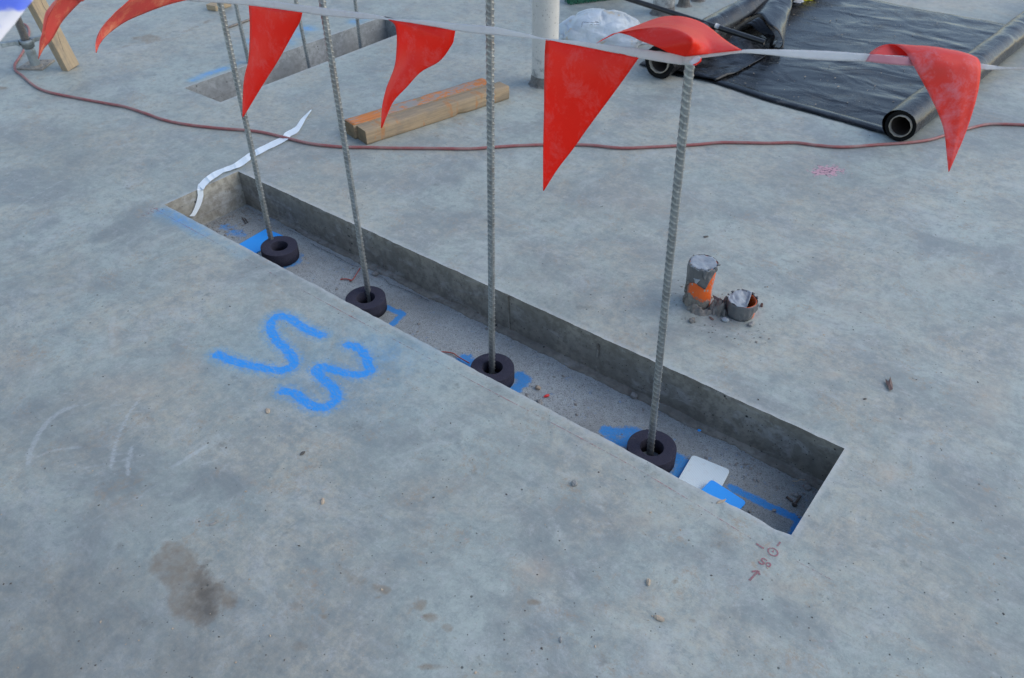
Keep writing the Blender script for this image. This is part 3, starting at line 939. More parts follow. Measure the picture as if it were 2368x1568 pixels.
wall_side('recess_wall_left', X0, Y0, Y1, mat=M['wall_tan'])
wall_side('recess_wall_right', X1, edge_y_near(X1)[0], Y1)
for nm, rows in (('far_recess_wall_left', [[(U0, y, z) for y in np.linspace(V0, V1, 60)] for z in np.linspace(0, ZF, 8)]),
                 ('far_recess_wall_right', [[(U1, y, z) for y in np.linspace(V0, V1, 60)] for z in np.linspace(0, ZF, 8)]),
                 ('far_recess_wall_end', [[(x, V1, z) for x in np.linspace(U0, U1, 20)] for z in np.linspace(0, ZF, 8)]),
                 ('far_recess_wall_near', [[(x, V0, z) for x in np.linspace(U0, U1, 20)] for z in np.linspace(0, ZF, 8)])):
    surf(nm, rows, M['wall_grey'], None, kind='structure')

# floor of the near recess with sprayed blue marks
fx = np.arange(X0 - 0.01, X1 + 0.012, 0.006); fy = np.arange(Y0 - 0.01, Y1 + 0.012, 0.006)
FX, FY = np.meshgrid(fx, fy, indexing='ij')
FZ = np.empty_like(FX)
for i in range(FX.shape[0]):
    for j in range(FX.shape[1]):
        FZ[i, j] = ZF + 0.0016 * fbm(FX[i, j], FY[i, j], 0, 4, 9)
mist = np.zeros_like(FX)


def fadd(pts, w, amp=1.0):
    global mist
    d = poly_d(FX, FY, G(pts, ZF))
    mist = np.maximum(mist, amp * np.clip(1.5 - d / w, 0, 1))


fadd([(520, 524), (545, 538), (560, 546)], .028, .45)
fadd([(640, 620), (688, 606), (692, 590)], .02, .5)
fadd([(820, 742), (890, 710), (932, 726), (905, 752)], .013, 1)
fadd([(1075, 832), (1095, 850)], .03, .9)
fadd([(1200, 868), (1216, 878), (1196, 897), (1170, 915)], .02, 1)
fadd([(1400, 998), (1470, 1000), (1440, 1022), (1415, 1015)], .022, .85)
fadd([(1568, 1060), (1584, 1078), (1566, 1104)], .022, 1)
fadd([(1690, 1126), (1760, 1162), (1852, 1204)], .012, 1)
fadd([(1846, 1210), (1834, 1240)], .013, .9)
fl = mesh('recess_floor', np.stack([FX, FY, FZ], -1).reshape(-1, 3), gridfaces(*FX.shape), M['floor'], kind='structure')
a = fl.data.attributes.new('mist', 'FLOAT', 'POINT'); a.data.foreach_set('value', mist.reshape(-1).astype(np.float32))
mesh('far_recess_floor', [(U0 - .01, V0 - .01, ZF), (U1 + .01, V0 - .01, ZF), (U1 + .01, V1 + .01, ZF), (U0 - .01, V1 + .01, ZF)], [(0, 1, 2, 3)], M['floor'], smoothf=False, kind='structure')

# ragged mortar fillet along the foot of the far wall
rows = []
xsf = np.arange(-2.86, X1 + .004, 0.006)
for t in range(5):
    r = []
    for x in xsf:
        w = 0.024 + 0.010 * fbm(x, 3, 0, 4, 7) + 0.004 * fbm(x, 9, 0, 2, 60)
        w *= min(1, max(0.05, (x + 2.86) / 0.5))
        h = 0.010 + 0.004 * fbm(x, 5, 0, 3, 12)
        yy, zz = [(Y1 + .003, h + .004), (Y1 - w * .35, h), (Y1 - w * .85, h * .75), (Y1 - w, h * .25), (Y1 - w - .001, -.003)][t]
        r.append((x, yy, ZF + zz))
    rows.append(r)
surf('mortar_fillet', rows, M['wall'], None, kind='structure')

# thin red setting-out marks (flat, on the slab)
def ribbon(name, pts, w, mat, z=0.0012, parent=slab, n=None, **kw):
    P = smooth([at(x, y)[:2] for x, y in pts], n or max(8, 6 * len(pts)))
    T = np.gradient(P, axis=0); T /= np.linalg.norm(T, axis=1)[:, None] + 1e-9
    N = np.stack([-T[:, 1], T[:, 0]], 1)
    L = len(P)
    V = [(*(p + nn * w / 2 * s * (0.85 + 0.3 * random.random())), z) for s in (-1, 1) for p, nn in zip(P, N)]
    return mesh(name, V, [(i, i + 1, L + i + 1, L + i) for i in range(L - 1)], mat, parent, smoothf=False, **kw)


ribbon('chalk_line', [(352, 480), (700, 672), (1100, 886), (1450, 1072), (1736, 1245)], .0028, M['chalk'], n=120)
ribbon('chalk_line', [(1826, 1290), (1860, 1308), (1930, 1345)], .0028, M['chalk'], n=30)


def sh(pts): return [(1691.2 + x * 0.10213, 1204.4 + y * 0.10213) for x, y in pts]   # enlarged photo detail -> photo


mk = dict(w=.0045, mat=M['marker'])
ribbon('marker_dash', sh([(555, 515), (640, 572), (735, 632)]), .0045, M['marker'])
ribbon('marker_dash', sh([(1110, 482), (1038, 572)]), .0045, M['marker'])
ribbon('marker_circle', sh([(905, 625), (980, 640), (1035, 695), (1048, 755), (1010, 795), (950, 795), (885, 770), (840, 715), (838, 655), (870, 630), (905, 625)]), .0038, M['marker'], z=.0014)
ribbon('marker_dot', sh([(925, 690), (962, 708)]), .005, M['marker'])
ribbon('marker_digit', sh([(810, 910), (770, 880), (720, 855), (688, 880), (700, 920), (735, 945), (735, 975), (690, 985), (645, 965), (618, 925)]), .0036, M['marker'])
ribbon('marker_digit', sh([(838, 955), (875, 975), (885, 1015), (850, 1042), (805, 1025), (790, 985), (810, 960), (838, 955)]), .0034, M['marker'], z=.0014)
ribbon('marker_arrow', sh([(405, 1355), (520, 1240), (610, 1140)]), .0052, M['marker'])
ribbon('marker_arrow', sh([(460, 1160), (560, 1140), (615, 1145), (630, 1190), (640, 1230)]), .0045, M['marker'], z=.0015)
ribbon('marker_circle', [(352, 484), (362, 482), (364, 489), (354, 491), (348, 487), (352, 484)], .004, M['chalk'])
ribbon('marker_arrow', [(318, 505), (332, 498)], .004, M['chalk'])
ribbon('marker_arrow', [(327, 498), (333, 497), (331, 503)], .0035, M['chalk'])
ribbon('marker_digit', [(336, 492), (341, 489), (340, 495), (344, 496), (344, 490)], .0035, M['chalk'])

def crack(pts, w=.0022):
    P = smooth([at(x, y, ZF) for x, y in pts], 8 * len(pts))
    L = len(P)
    for i in range(L): P[i][:2] += rng.normal(0, .0016, 2); P[i][2] = ZF + .0055
    V = [tuple(p + np.array([0, s * w / 2 * rng.uniform(.3, 1.4), 0])) for s in (-1, 1) for p in P]
    mesh('hairline_crack', V, [(i, i + 1, L + i + 1, L + i) for i in range(L - 1)], M['print'], fl, smoothf=False)


crack([(662, 532), (678, 538), (697, 547)])
crack([(717, 564), (752, 582), (782, 597), (817, 617), (832, 619)])
crack([(857, 637), (884, 644), (902, 659), (942, 674), (992, 699)])

# ------------------------------------------------------------------ ribbed bars
def bar_mesh(H, seed):
    n = 24
    dz = 0.0016
    zz = np.arange(0, H + dz, dz)
    nr = len(zz)
    th = np.arange(n) * 2 * math.pi / n
    Z, T = np.meshgrid(zz, th, indexing='ij')
    pitch = 0.0160
    side = np.cos(T) > 0
    ph = (Z + np.where(side, 0.0075, -0.0075) * np.sin(T) + np.where(side, 0, pitch / 2)) / pitch
    f = np.abs((ph % 1) - 0.5) * 2
    lug = np.clip(1 - f / 0.22, 0, 1) ** 0.9 * np.clip(np.abs(np.cos(T)) * 1.3 - .1, 0, 1) ** .6
    lon = np.clip(1 - np.minimum(np.abs(((T - math.pi / 2 + math.pi) % (2 * math.pi)) - math.pi), np.abs(((T + math.pi / 2 + math.pi) % (2 * math.pi)) - math.pi)) / 0.22, 0, 1)
    LUGV = np.clip(lug, 0, 1)
    R = 0.0098 + 0.0023 * lug + 0.0017 * lon
    V = np.stack([R * np.cos(T), R * np.sin(T), Z], -1).reshape(-1, 3)
    i = np.arange(nr - 1)[:, None]; j = np.arange(n)[None, :]; k = (j + 1) % n
    Q = np.stack([i * n + j, i * n + k, (i + 1) * n + k, (i + 1) * n + j], -1).reshape(-1, 4)
    me = bpy.data.meshes.new('ribbed_bar')
    F = [tuple(q) for q in Q.tolist()] + [tuple(range((nr - 1) * n, nr * n))]
    me.from_pydata(V.tolist(), [], F)
    me.polygons.foreach_set('use_smooth', [True] * len(me.polygons))
    a_ = me.attributes.new('crest', 'FLOAT', 'POINT'); a_.data.foreach_set('value', LUGV.reshape(-1).astype(np.float32))
    me.materials.append(M['steel'])
    return me


BM_A = bar_mesh(1.19, 1)
BM_B = bar_mesh(1.34, 2)


def place_bar(base, toward, me_, spin, label, group):
    """upright bar from base, leaning so that it passes through the point 'toward'"""
    o = bpy.data.objects.new('ribbed_bar', me_)
    COL.objects.link(o)
    d = Vector(toward) - Vector(base)
    q = Vector((0, 0, 1)).rotation_difference(d)
    o.rotation_mode = 'QUATERNION'
    o.rotation_quaternion = q @ Matrix.Rotation(spin, 4, 'Z').to_quaternion()
    o.location = base
    tag(o, label, 'reinforcing bar', group)
    return o


def lean_to(base, topx, topy):
    """point on the sight line of the photo's bar top that is nearest to plumb above the base"""
    C = EYE; d = ray(topx, topy)
    # closest point of the sight line to the vertical through base
    u = np.array([0, 0, 1.0]); w0 = C - np.array(base)
    a, b, c = d @ d, d @ u, 1.0
    dd, e = d @ w0, u @ w0
    s = (b * e - c * dd) / (a * c - b * b)
    return C + d * s


bars = []
for (bx, by), (tx, ty), spin, me_, lab in (
        ((634, 586), (508, 2), -2.05, BM_B, 'ribbed steel bar nearest the left end of the recess, standing over the blue card'),
        ((856, 702), (745, 2), -1.95, BM_B, 'second ribbed steel bar from the left in the near recess, between the red flags'),
        ((1138, 870), (1133, 2), -2.15, BM_B, 'tall ribbed steel bar just left of the large flat flag'),
        ((1502, 1062), (1597, 132), -1.85, BM_A, 'ribbed steel bar with white tape wrapped round its top')):
    P = at(bx, by, ZF - 0.004)
    T = lean_to(P, tx, ty)
    bars.append((P, T))
    b = place_bar(tuple(P), tuple(T), me_, spin, lab, 'ribbed bars standing in the near recess')
    if me_ is BM_A:
        L = np.linalg.norm(T - P)
        b.scale = (1, 1, (L + 0.012) / 1.19)
for (bx, by), (tx, ty), spin, lab in (((590, 212), (545, 10), -2.0, 'ribbed bar in the far recess, partly hidden behind the leftmost upright red flag'),
                                      ((722, 188), (684, 2), -2.2, 'ribbed bar in the far recess seen just right of the red flag'),
                                      ((838, 142), (821, 2), -1.9, 'ribbed bar nearest the far end of the far recess')):
    P = at(bx, by, ZF - 0.004)
    T = lean_to(P, tx, ty)
    place_bar(tuple(P), tuple(T), BM_B, spin, lab, 'ribbed bars standing in the far recess')

# ------------------------------------------------------------------ foam rings
def ring_mesh():
    ro, ri, h = 0.0725, 0.0345, 0.054
    prof = []
    for a in np.linspace(0, math.pi / 2, 4): prof.append((ro - .0015 + .0015 * math.cos(a), h - .0015 + .0015 * math.sin(a)))
    for a in np.linspace(math.pi / 2, math.pi, 4): prof.append((ri + .0015 + .0015 * math.cos(a), h - .0015 + .0015 * math.sin(a)))
    prof += [(ri, h * .5), (ri, 0), (ro, 0), (ro + .0006, h * .5)]
    V = []
    seg = 72
    for (r, z) in prof:
        for k in range(seg):
            t = 2 * math.pi * k / seg
            rr = r * (1 + 0.006 * math.sin(2 * t + .5)) + 0.0006 * mnoise.noise(Vector((math.cos(t) * 4, math.sin(t) * 4, z * 30)))
            V.append((rr * math.cos(t), rr * math.sin(t), z))
    n = len(prof)
    F = gridfaces(n, seg, True) + [((n - 1) * seg + k, (n - 1) * seg + (k + 1) % seg, (k + 1) % seg, k) for k in range(seg)]
    me = bpy.data.meshes.new('foam_ring')
    me.from_pydata(V, [], F)
    me.polygons.foreach_set('use_smooth', [True] * len(me.polygons))
    me.materials.append(M['foam'])
    return me


RM = ring_mesh()
for (rx, ry), sc, ang, lab in (((645, 572), 1.0, .3, 'charcoal foam ring lying on the edge of the blue card at the left end'),
                               ((845, 688), 1.02, 1.4, 'charcoal foam ring at the foot of the second bar, blue bracket mark beside it'),
                               ((1138.5, 849), 1.0, 2.2, 'charcoal foam ring round the foot of the tall middle bar'),
                               ((1507.5, 1034), 1.0, 4.0, 'charcoal foam ring beside the white card, round the tape-wrapped bar')):
    c = at(rx, ry, ZF + 0.055)
    o = bpy.data.objects.new('foam_ring', RM)
    COL.objects.link(o)
    o.location = (c[0], c[1], ZF + 0.0015)
    o.rotation_euler = (0.0, 0.0, ang)
    o.scale = (sc, sc, 1)
    if rx < 700: o.rotation_euler = (0.02, 0.06, ang); o.location.z = ZF + 0.010
    tag(o, lab, 'foam ring', 'foam rings round the bars')

# ------------------------------------------------------------------ plastic cards in the recess
def card(name, c, ax, sx, sy, th, rad, mat, tilt=(0, 0), **kw):
    """rounded rectangle, centre c, long axis along angle ax"""
    V = []
    n = 6
    for z in (0, th):
        for (qx, qy, a0) in ((1, 1, 0), (-1, 1, 90), (-1, -1, 180), (1, -1, 270)):
            for k in range(n):
                a = math.radians(a0 + 90 * k / (n - 1))
                V.append((qx * (sx / 2 - rad) + rad * math.cos(a), qy * (sy / 2 - rad) + rad * math.sin(a), z))
    m = 4 * n
    F = [tuple(range(m))[::-1], tuple(range(m, 2 * m))] + [(k, (k + 1) % m, m + (k + 1) % m, m + k) for k in range(m)]
    me = bpy.data.meshes.new(name)
    me.from_pydata(V, [], F)
    me.materials.append(mat)
    o = bpy.data.objects.new(name, me)
    COL.objects.link(o)
    o.location = c
    o.rotation_euler = (tilt[0], tilt[1], ax)
    bevel(o, .0008, 1)
    return tag(o, **kw)


def two(pa, pb, z):
    a, b = at(*pa, z), at(*pb, z)
    return a, b, math.atan2(b[1] - a[1], b[0] - a[0])


a_, b_, an = two((1603, 1053), (1686, 1087), ZF + .012)
W_ = np.linalg.norm(b_ - a_) + .006
mid_ = (a_ + b_) / 2
nrm = np.array([math.sin(an), -math.cos(an), 0])
cc = mid_ + nrm * 0.062
card('white_card', (cc[0], cc[1], ZF + .002), an, W_, .13, .010, .012, M['white'], label='ribbed white plastic card with rounded corners, under the blue card at the right end', cat='plastic card')
a_, b_, an = two((1648, 1110), (1724, 1158), ZF + .030)
W_ = np.linalg.norm(b_ - a_) + .008
mid_ = (a_ + b_) / 2
nrm = np.array([math.sin(an), -math.cos(an), 0])
cc = mid_ + nrm * 0.050
card('blue_card', (cc[0], cc[1], ZF + .0215), an, W_, .10, .006, .010, M['blue'], tilt=(0.06, 0.02), label='bright blue plastic card overlapping the white card', cat='plastic card', group='blue plastic cards')
a_, b_, an = two((612, 531), (650, 548), ZF + .010)
mid_ = at(604, 558, ZF + .008)
# long axis runs from the far right corner towards the near left
pa, pb = at(612, 531, ZF + .01), at(551, 566, ZF + .01)
ax2 = math.atan2((pb - pa)[1], (pb - pa)[0])
cc = (at(612, 531, ZF + .01) + at(648, 548, ZF + .01)) / 2 + (pb - pa) * 0.5
card('blue_card', (cc[0], cc[1], ZF + .002), ax2, np.linalg.norm(pb - pa) + .03, np.linalg.norm(at(648, 548, ZF + .01) - pa) + .01, .006, .010, M['blue'],
     label='blue plastic card lying under the leftmost foam ring', cat='plastic card', group='blue plastic cards')

# ------------------------------------------------------------------ hose
HP = [(-60, 40), (-10, 40), (19, 44), (40, 51), (60, 58), (67, 70), (66, 84), (60, 102), (54, 118), (42, 137), (34, 150), (36, 163), (50, 174), (80, 199), (112, 213), (175, 226), (250, 240),
      (288, 247), (338, 263), (375, 276), (425, 287), (500, 296), (592, 304), (654, 317), (717, 332), (792, 340), (850, 341), (917, 342.5), (1000, 343), (1067, 344.5), (1110, 343),
      (1184, 337.5), (1259, 335), (1359, 335.5), (1434, 342.5), (1509, 340), (1609, 334.5), (1671, 329.5), (1776, 331), (1838, 330), (1888, 336), (1951, 340), (2026, 335), (2101, 330),
      (2151, 323), (2188, 312), (2238, 298), (2276, 289), (2306, 287), (2368, 289), (2440, 296), (2520, 300)]
hp = smooth([at(x, y, .007) for x, y in HP], 420)
for i in range(len(hp)): hp[i][2] = 0.0072 + 0.0015 * max(0, mnoise.noise(Vector((hp[i][0] * 3, hp[i][1] * 3, 0))))
tube('hose', hp, 0.0068, M['hose'], seg=12, label='long dusty red-brown rubber hose snaking across the slab', cat='hose')

# ------------------------------------------------------------------ timbers
def beam(name, a, b, w, h, z0, side, mat, mats=None, label=None, group=None, top=None, seed=0, chips=()):
    """sawn timber from a to b (its near-side bottom edge), width w towards 'side'"""
    a, b = np.array(a[:2]), np.array(b[:2])
    L = np.linalg.norm(b - a); d = (b - a) / L
    n = np.array([-d[1], d[0]]) * side
    r = root(name, (a[0], a[1], z0), label=label, cat='timber', group=group)
    r.rotation_euler = (0, 0, math.atan2(d[1], d[0]))
    nseg = 44
    prof = []
    bv = 0.005
    for (u, v) in ((0, bv), (0, h - bv), (bv, h), (w - bv, h), (w, h - bv), (w, bv), (w - bv, 0), (bv, 0)): prof.append((u, v))
    # finer loop
    loop = []
    for i in range(8):
        p, q = np.array(prof[i]), np.array(prof[(i + 1) % 8])
        k = 5 if np.linalg.norm(q - p) > .02 else 1
        for s in range(k): loop.append(p + (q - p) * s / k)
    m = len(loop)
    V = []
    for i in range(nseg):
        x = L * i / (nseg - 1)
        for (u, v) in loop:
            du = 0.0016 * fbm(x, u + seed, v, 3, 11); dv = 0.0016 * fbm(x, u, v + 5 + seed, 3, 11)
            for (cx_, cu, cv, cr) in chips:
                q = math.exp(-((x - cx_) ** 2 + (u - cu) ** 2 + (v - cv) ** 2) / cr ** 2)
                du += q * 0.012 * (1 if u < w / 2 else -1); dv += q * .010
            V.append((x, (u + du) * side, v + dv * (1 if v > .001 else 0)))
    F = gridfaces(nseg, m, True)
    if side < 0: F = [f[::-1] for f in F]
    o = mesh('timber_body', V, F, mat, None)
    o.parent = r
    for (xx, nm, idx) in ((0, 'end_face', 0), (L, 'end_face', nseg - 1)):
        E = [(V[idx * m + k][0], V[idx * m + k][1], V[idx * m + k][2]) for k in range(m)]
        e = mesh(nm, E, [tuple(range(m)) if xx else tuple(range(m))[::-1]], M['endgrain'], None, smoothf=False)
        e.parent = r
    if top:
        tp = []
        for i in range(nseg):
            x = L * i / (nseg - 1)
            tp.append([(x, side * (bv * .8 + (w - 1.6 * bv) * s / 8), h + .0016 + 0.0016 * fbm(x, bv + seed, h, 2, 11)) for s in range(9)])
        e = surf('painted_face', tp, top, None, thick=.0006)
        e.parent = r
    return r


TA, TB = at(849.5, 336), at(1178, 229)
beam('timber', TA, TB, 0.085, 0.068, 0.0, 1, M['wood'], label='short weathered timber block with a bare brown side, in front of the orange one', group='short timbers side by side',
     seed=1, chips=((0.53, 0, 0, .02), (.86, 0, 0, .015)))
d_ = (TB - TA) / np.linalg.norm(TB - TA); n_ = np.array([-d_[1], d_[0], 0])
A2 = TA + n_ * 0.089 - d_ * 0.012
beam('timber', A2, A2 + d_ * (np.linalg.norm(TB - TA) - 0.03), 0.090, 0.068, 0.0, 1, M['wood'], label='short timber with worn orange paint on its top, behind the bare one', group='short timbers side by side',
     top=M['orangetop'], seed=4)

# leaning pine plank at upper left
P0, P1, P2 = at(146, 169), at(158, 165.5), at(186, 152)
Tq = lean_to((P1 + P2) / 2, 88, 0)
base = (P1 + P2) / 2
dv = Tq - base; dv /= np.linalg.norm(dv)
ex = (P2 - P1); wv = np.linalg.norm(ex); ex /= wv
ez = dv; ey = np.cross(ez, ex); ey /= np.linalg.norm(ey)
ex = np.cross(ey, ez)
# thickness goes towards P0 (to the left of the wide face)
if np.dot(ey, P0 - P1) < 0: ey = -ey
tk, ln = 0.045, 1.7
c8 = []
for z in (0.003, ln):
    for (u, v) in ((-.5, 0), (.5, 0), (.5, 1), (-.5, 1)): c8.append(base + ex * u * max(wv, .09) + ey * v * tk + dv * z)
pr = root('leaning_plank', base, label='pale pine plank leaning beside the steel jack, dark crack in its face', cat='plank')
Mx = Matrix((( dv[0], ex[0], ey[0], base[0]), (dv[1], ex[1], ey[1], base[1]), (dv[2], ex[2], ey[2], base[2]), (0, 0, 0, 1)))
pl = box8('plank_body', [(0.004 if i < 4 else ln, (-.5 if i % 4 in (0, 3) else .5) * max(wv, .09), (0 if i % 4 < 2 else tk)) for i in range(8)], M['pine'], None)
bevel(pl, .003)
pl.parent = pr
pr.matrix_world = Mx
ck = tube('crack', [(0.20, .012, -.0008), (0.235, .018, -.0012), (.26, .013, -.001), (.30, .02, -.001), (.34, .012, -.0006), (.44, .022, -.0006)], [.0005, .0016, .0028, .0014, .001, .0005], M['print'], None, seg=5)
ck.parent = pr
ck2 = tube('crack', [(0.10, -.012, -.0008), (0.16, 0.0, -.0006), (.20, .012, -.0006)], [.0004, .0007, .0005], M['print'], None, seg=5)
ck2.parent = pr

# ------------------------------------------------------------------ screw jack at upper left
pc = [at(40, 162), at(72, 142), at(128, 141), at(98, 163.5)]
jc = sum(pc) / 4
jr = root('screw_jack', jc, label='galvanised scaffold base jack with wing nut, standing on a square plate', cat='screw jack')
cen = jc[:2]
plv = [np.array([p[0], p[1], 0.0]) for p in pc]
base8 = [(*p[:2], .001) for p in plv] + [(*p[:2], .010) for p in plv]
bpo = box8('base_plate', base8, M['plate'], jr, bev=.001)
for s, tt in ((0.18, .25), (.8, .2), (.82, .8), (.2, .78), (.5, .15), (.5, .88)):
    q = (plv[0] * (1 - s) + plv[3] * s) * (1 - tt) + (plv[1] * (1 - s) + plv[2] * s) * tt
    lathe('bolt_hole', [(0.0001, .0108), (.0065, .0108)], (q[0], q[1], 0), M['print'], jr, seg=12)
jx, jy = at(84, 153, .01)[:2]
lathe('tube', [(.0265, .010), (.0265, .085), (.0275, .10), (.026, .112), (.020, .114)], (jx, jy, 0), M['galv'], jr, seg=28)
lathe('weld_collar', [(.036, .010), (.033, .016), (.027, .020)], (jx, jy, 0), M['plate'], jr, seg=28)
prof = []
for z in np.arange(0.10, 0.80, 0.0022): prof.append((0.0205 + 0.0018 * (1 if int(z / 0.0044) % 2 else -1), z))
lathe('threaded_rod', prof, (jx, jy, 0), M['thread'], jr, seg=24)
lathe('nut_collar', [(.0225, .118), (.033, .118), (.034, .134), (.038, .136), (.041, .150), (.037, .160), (.030, .162), (.0235, .158)], (jx, jy, 0), M['galv'], jr, seg=28)
Hh = [at(3, 107, .145), at(100, 87, .150)]
for e in Hh:
    c = np.array([jx, jy, .148])
    v = e - c; v[2] = 0; L = np.linalg.norm(v); v /= L
    n = np.array([-v[1], v[0], 0])
    V = []
    for s, w, h in ((.30, .030, .012), (.45, .017, .011), (.75, .015, .011), (.93, .017, .012), (1.0, .013, .010)):
        p = c + v * L * s + np.array([0, 0, .004 * (s > .4)])
        V += [p + n * w - [0, 0, h], p + n * w * .9 + [0, 0, h], p - n * w * .9 + [0, 0, h], p - n * w - [0, 0, h]]
    F = gridfaces(5, 4, True) + [(0, 1, 2, 3), (19, 18, 17, 16)]
    bevel(mesh('wing', V, F, M['galv'], jr, smoothf=False), .003)

# ------------------------------------------------------------------ pale pipes rising from the slab
def pipe(cx_, cy_, r, h, label, lump=True, n=40):
    c = (cx_, cy_, 0)
    o = root('pipe_riser', (cx_, cy_, 0), label=label, cat='pipe', group='pale pipes rising from the slab')
    p = lathe('pipe_wall', [(r, z) for z in np.linspace(-.002, h, 30)] + [(r - .004, h), (r - .004, h - .08)], (0, 0, 0), M['pipe'], None, seg=n)
    p.parent = o
    if lump:
        def jit(t, z): return 0.006 * max(-.2, mnoise.noise(Vector((math.cos(t) * 3 + cx_, math.sin(t) * 3, z * 30)))) * (1 if z > .003 else 2.2)
        q = lathe('mortar_collar', [(r + .0015, .05), (r + .003, .04), (r + .004, .02), (r + .007, .008), (r + .013, .002), (r + .02, -.001)], (0, 0, 0), M['mortar'], None, seg=n, jit=jit)
        q.parent = o
    return o


pL, pR = at(1229, 194), at(1290, 194)
dr = (pR - pL)[:2]; rr = np.linalg.norm(dr) / 2 * .98
pm = (pL + pR)[:2] / 2
vw = pm / np.linalg.norm(pm)
pipe(pm[0] + vw[0] * .012, pm[1] + vw[1] * .012, rr, 2.3, 'thick pale speckled pipe standing left of the white bag')
p2 = at(1533, 30); pipe(p2[0], p2[1], .069, 1.6, 'pale pipe behind the broom handle with crumbled mortar at its foot')
p3 = at(1581, 13); pipe(p3[0], p3[1], .033, .9, 'thin pale pipe right of the one behind the broom handle', n=24)
p4 = at(1613, 1); pipe(p4[0], p4[1], .03, .12, 'short grey pipe stub cut by the top edge of the picture', n=24)

# ------------------------------------------------------------------ orange pipe stubs sealed with grey tape
def ang_pt(c, r, t, z): return (c[0] + r * math.cos(t), c[1] + r * math.sin(t), z)


FRONT = math.atan2(-FW[1], -FW[0])          # direction from the pipe to the viewer
c1 = at(1627, 607, 0.162)
r1 = 0.0448
orp = root('orange_pipe', (c1[0], c1[1], 0), label='taller orange drain pipe sealed with grey tape, cement caked round its foot', cat='pipe stub', group='orange pipe stubs sealed with tape')


def jdent(t, z):
    q = (t - FRONT + math.pi) % (2 * math.pi) - math.pi
    return -0.004 * math.exp(-((q + 0.0 + 0.9) / .35) ** 2 - ((z - .07) / .03) ** 2) * 0 - 0.0035 * math.exp(-((q - 1.2) / .5) ** 2 - ((z - .06) / .03) ** 2)


o = lathe('pipe_wall', [(r1, z) for z in np.linspace(-.002, .161, 28)] + [(r1 - .003, .161), (r1 - .003, .10)], (0, 0, 0), M['orangepipe'], None, seg=56, jit=jdent); o.parent = orp


def skirt(r, ztop, prof, mat, parent, amp=.007, seed=0, n=70, name='tape_skirt'):
    """tape hanging down the outside of a pipe; prof(q) gives how far it reaches at angle q from the viewer"""
    rows = []
    for k in range(9):
        row = []
        for i in range(n):
            q = -math.pi + 2 * math.pi * i / (n - 1)
            t = FRONT + q
            L = prof(q)
            z = ztop - L * k / 8
            rad = r + .0016 + amp * max(0, fbm(math.cos(t) * 3 + seed, math.sin(t) * 3, z * 26, 4, 1.6)) * min(1, k / 2)
            row.append((rad * math.cos(t), rad * math.sin(t), z))
        rows.append(row)
    o = surf(name, rows, mat, None, thick=.0008)
    o.parent = parent
    return o


def interp(tab):
    xs = [a for a, b in tab]; ys = [b for a, b in tab]
    return lambda q: float(np.interp(q, xs, ys)) + 0.0025 * mnoise.noise(Vector((q * 9, 1, 0)))


# q < 0 is to the viewer's left (clockwise) or right depending on handedness: +q = counter-clockwise = viewer's right
skirt(r1, .163, interp([(-3.2, .05), (-1.6, .078), (-.9, .060), (-.6, .056), (-.1, .070), (.2, .079), (.28, .052), (.45, .042), (.75, .022), (1.0, .008), (1.6, .006), (3.2, .05)]), M['ducttape'], orp, seed=1)


def lid(r, z, mat, parent, sag=.004, name='tape_lid', shift=(0, 0), tilt=0.0):
    n, m = 40, 9
    V = []
    for j in range(m):
        for i in range(n):
            t = 2 * math.pi * i / n
            rad = r * j / (m - 1)
            rim = 0.007 * mnoise.noise(Vector((math.cos(t) * 5, math.sin(t) * 5, 4))) * (j / (m - 1)) ** 2
            x, y = (rad + rim) * math.cos(t), (rad + rim) * math.sin(t)
            zz = z - sag * (1 - (j / (m - 1)) ** 2) + .0035 * fbm(x, y, 3, 3, 40) - .004 * (j == m - 1)
            V.append((x + shift[0], y + shift[1], zz + tilt * (x * math.cos(FRONT + 1.57) + y * math.sin(FRONT + 1.57))))
    o = mesh(name, V, gridfaces(m, n, True), mat, None, thick=.0008)
    o.parent = parent
    return o


lid(r1 + .0035, .1640, M['ducttop'], orp)
# loose flap, peeling pieces of tape
def flap(parent, c, q, z, w, h, mat, out=.006, name='tape_flap'):
    t = FRONT + q
    rows = []
    for i in range(6):
        rows.append([((r1 + .003 + out * (i / 5) ** 2 + .001 * math.sin(j)) * math.cos(t + (j - 2) / 2 * w / r1 / 2 * (1 - .15 * i)), (r1 + .003 + out * (i / 5) ** 2) * math.sin(t + (j - 2) / 2 * w / r1 / 2 * (1 - .15 * i)), z - h * i / 5) for j in range(5)])
    o = surf(name, rows, mat, None, thick=.0008); o.parent = parent


flap(orp, c1, -.05, .158, .018, .03, M['ducttape'])
flap(orp, c1, -.55, .125, .022, .016, M['ducttop'], .003)

c2 = at(1719, 690, 0.060)
r2 = 0.0455
stb = root('orange_pipe_stub', (c2[0], c2[1], 0), label='low orange pipe stub with torn silver tape half open at the right', cat='pipe stub', group='orange pipe stubs sealed with tape')
o = lathe('pipe_wall', [(r2, z) for z in np.linspace(-.002, .054, 14)] + [(r2 - .0035, .0545), (r2 - .0035, .0)], (0, 0, 0), M['orangepipe'], None, seg=48); o.parent = stb
o = lathe('dark_bottom', [(.0001, .004), (r2 - .003, .004)], (0, 0, 0), M['maroon'], None, seg=32); o.parent = stb
skirt(r2, .056, interp([(-3.2, .02), (-1.6, .056), (-.3, .056), (.35, .054), (.55, .045), (.8, .03), (.95, .036), (1.3, .02), (1.6, .018), (3.2, .02)]), M['ducttape'], stb, amp=.006, seed=5)
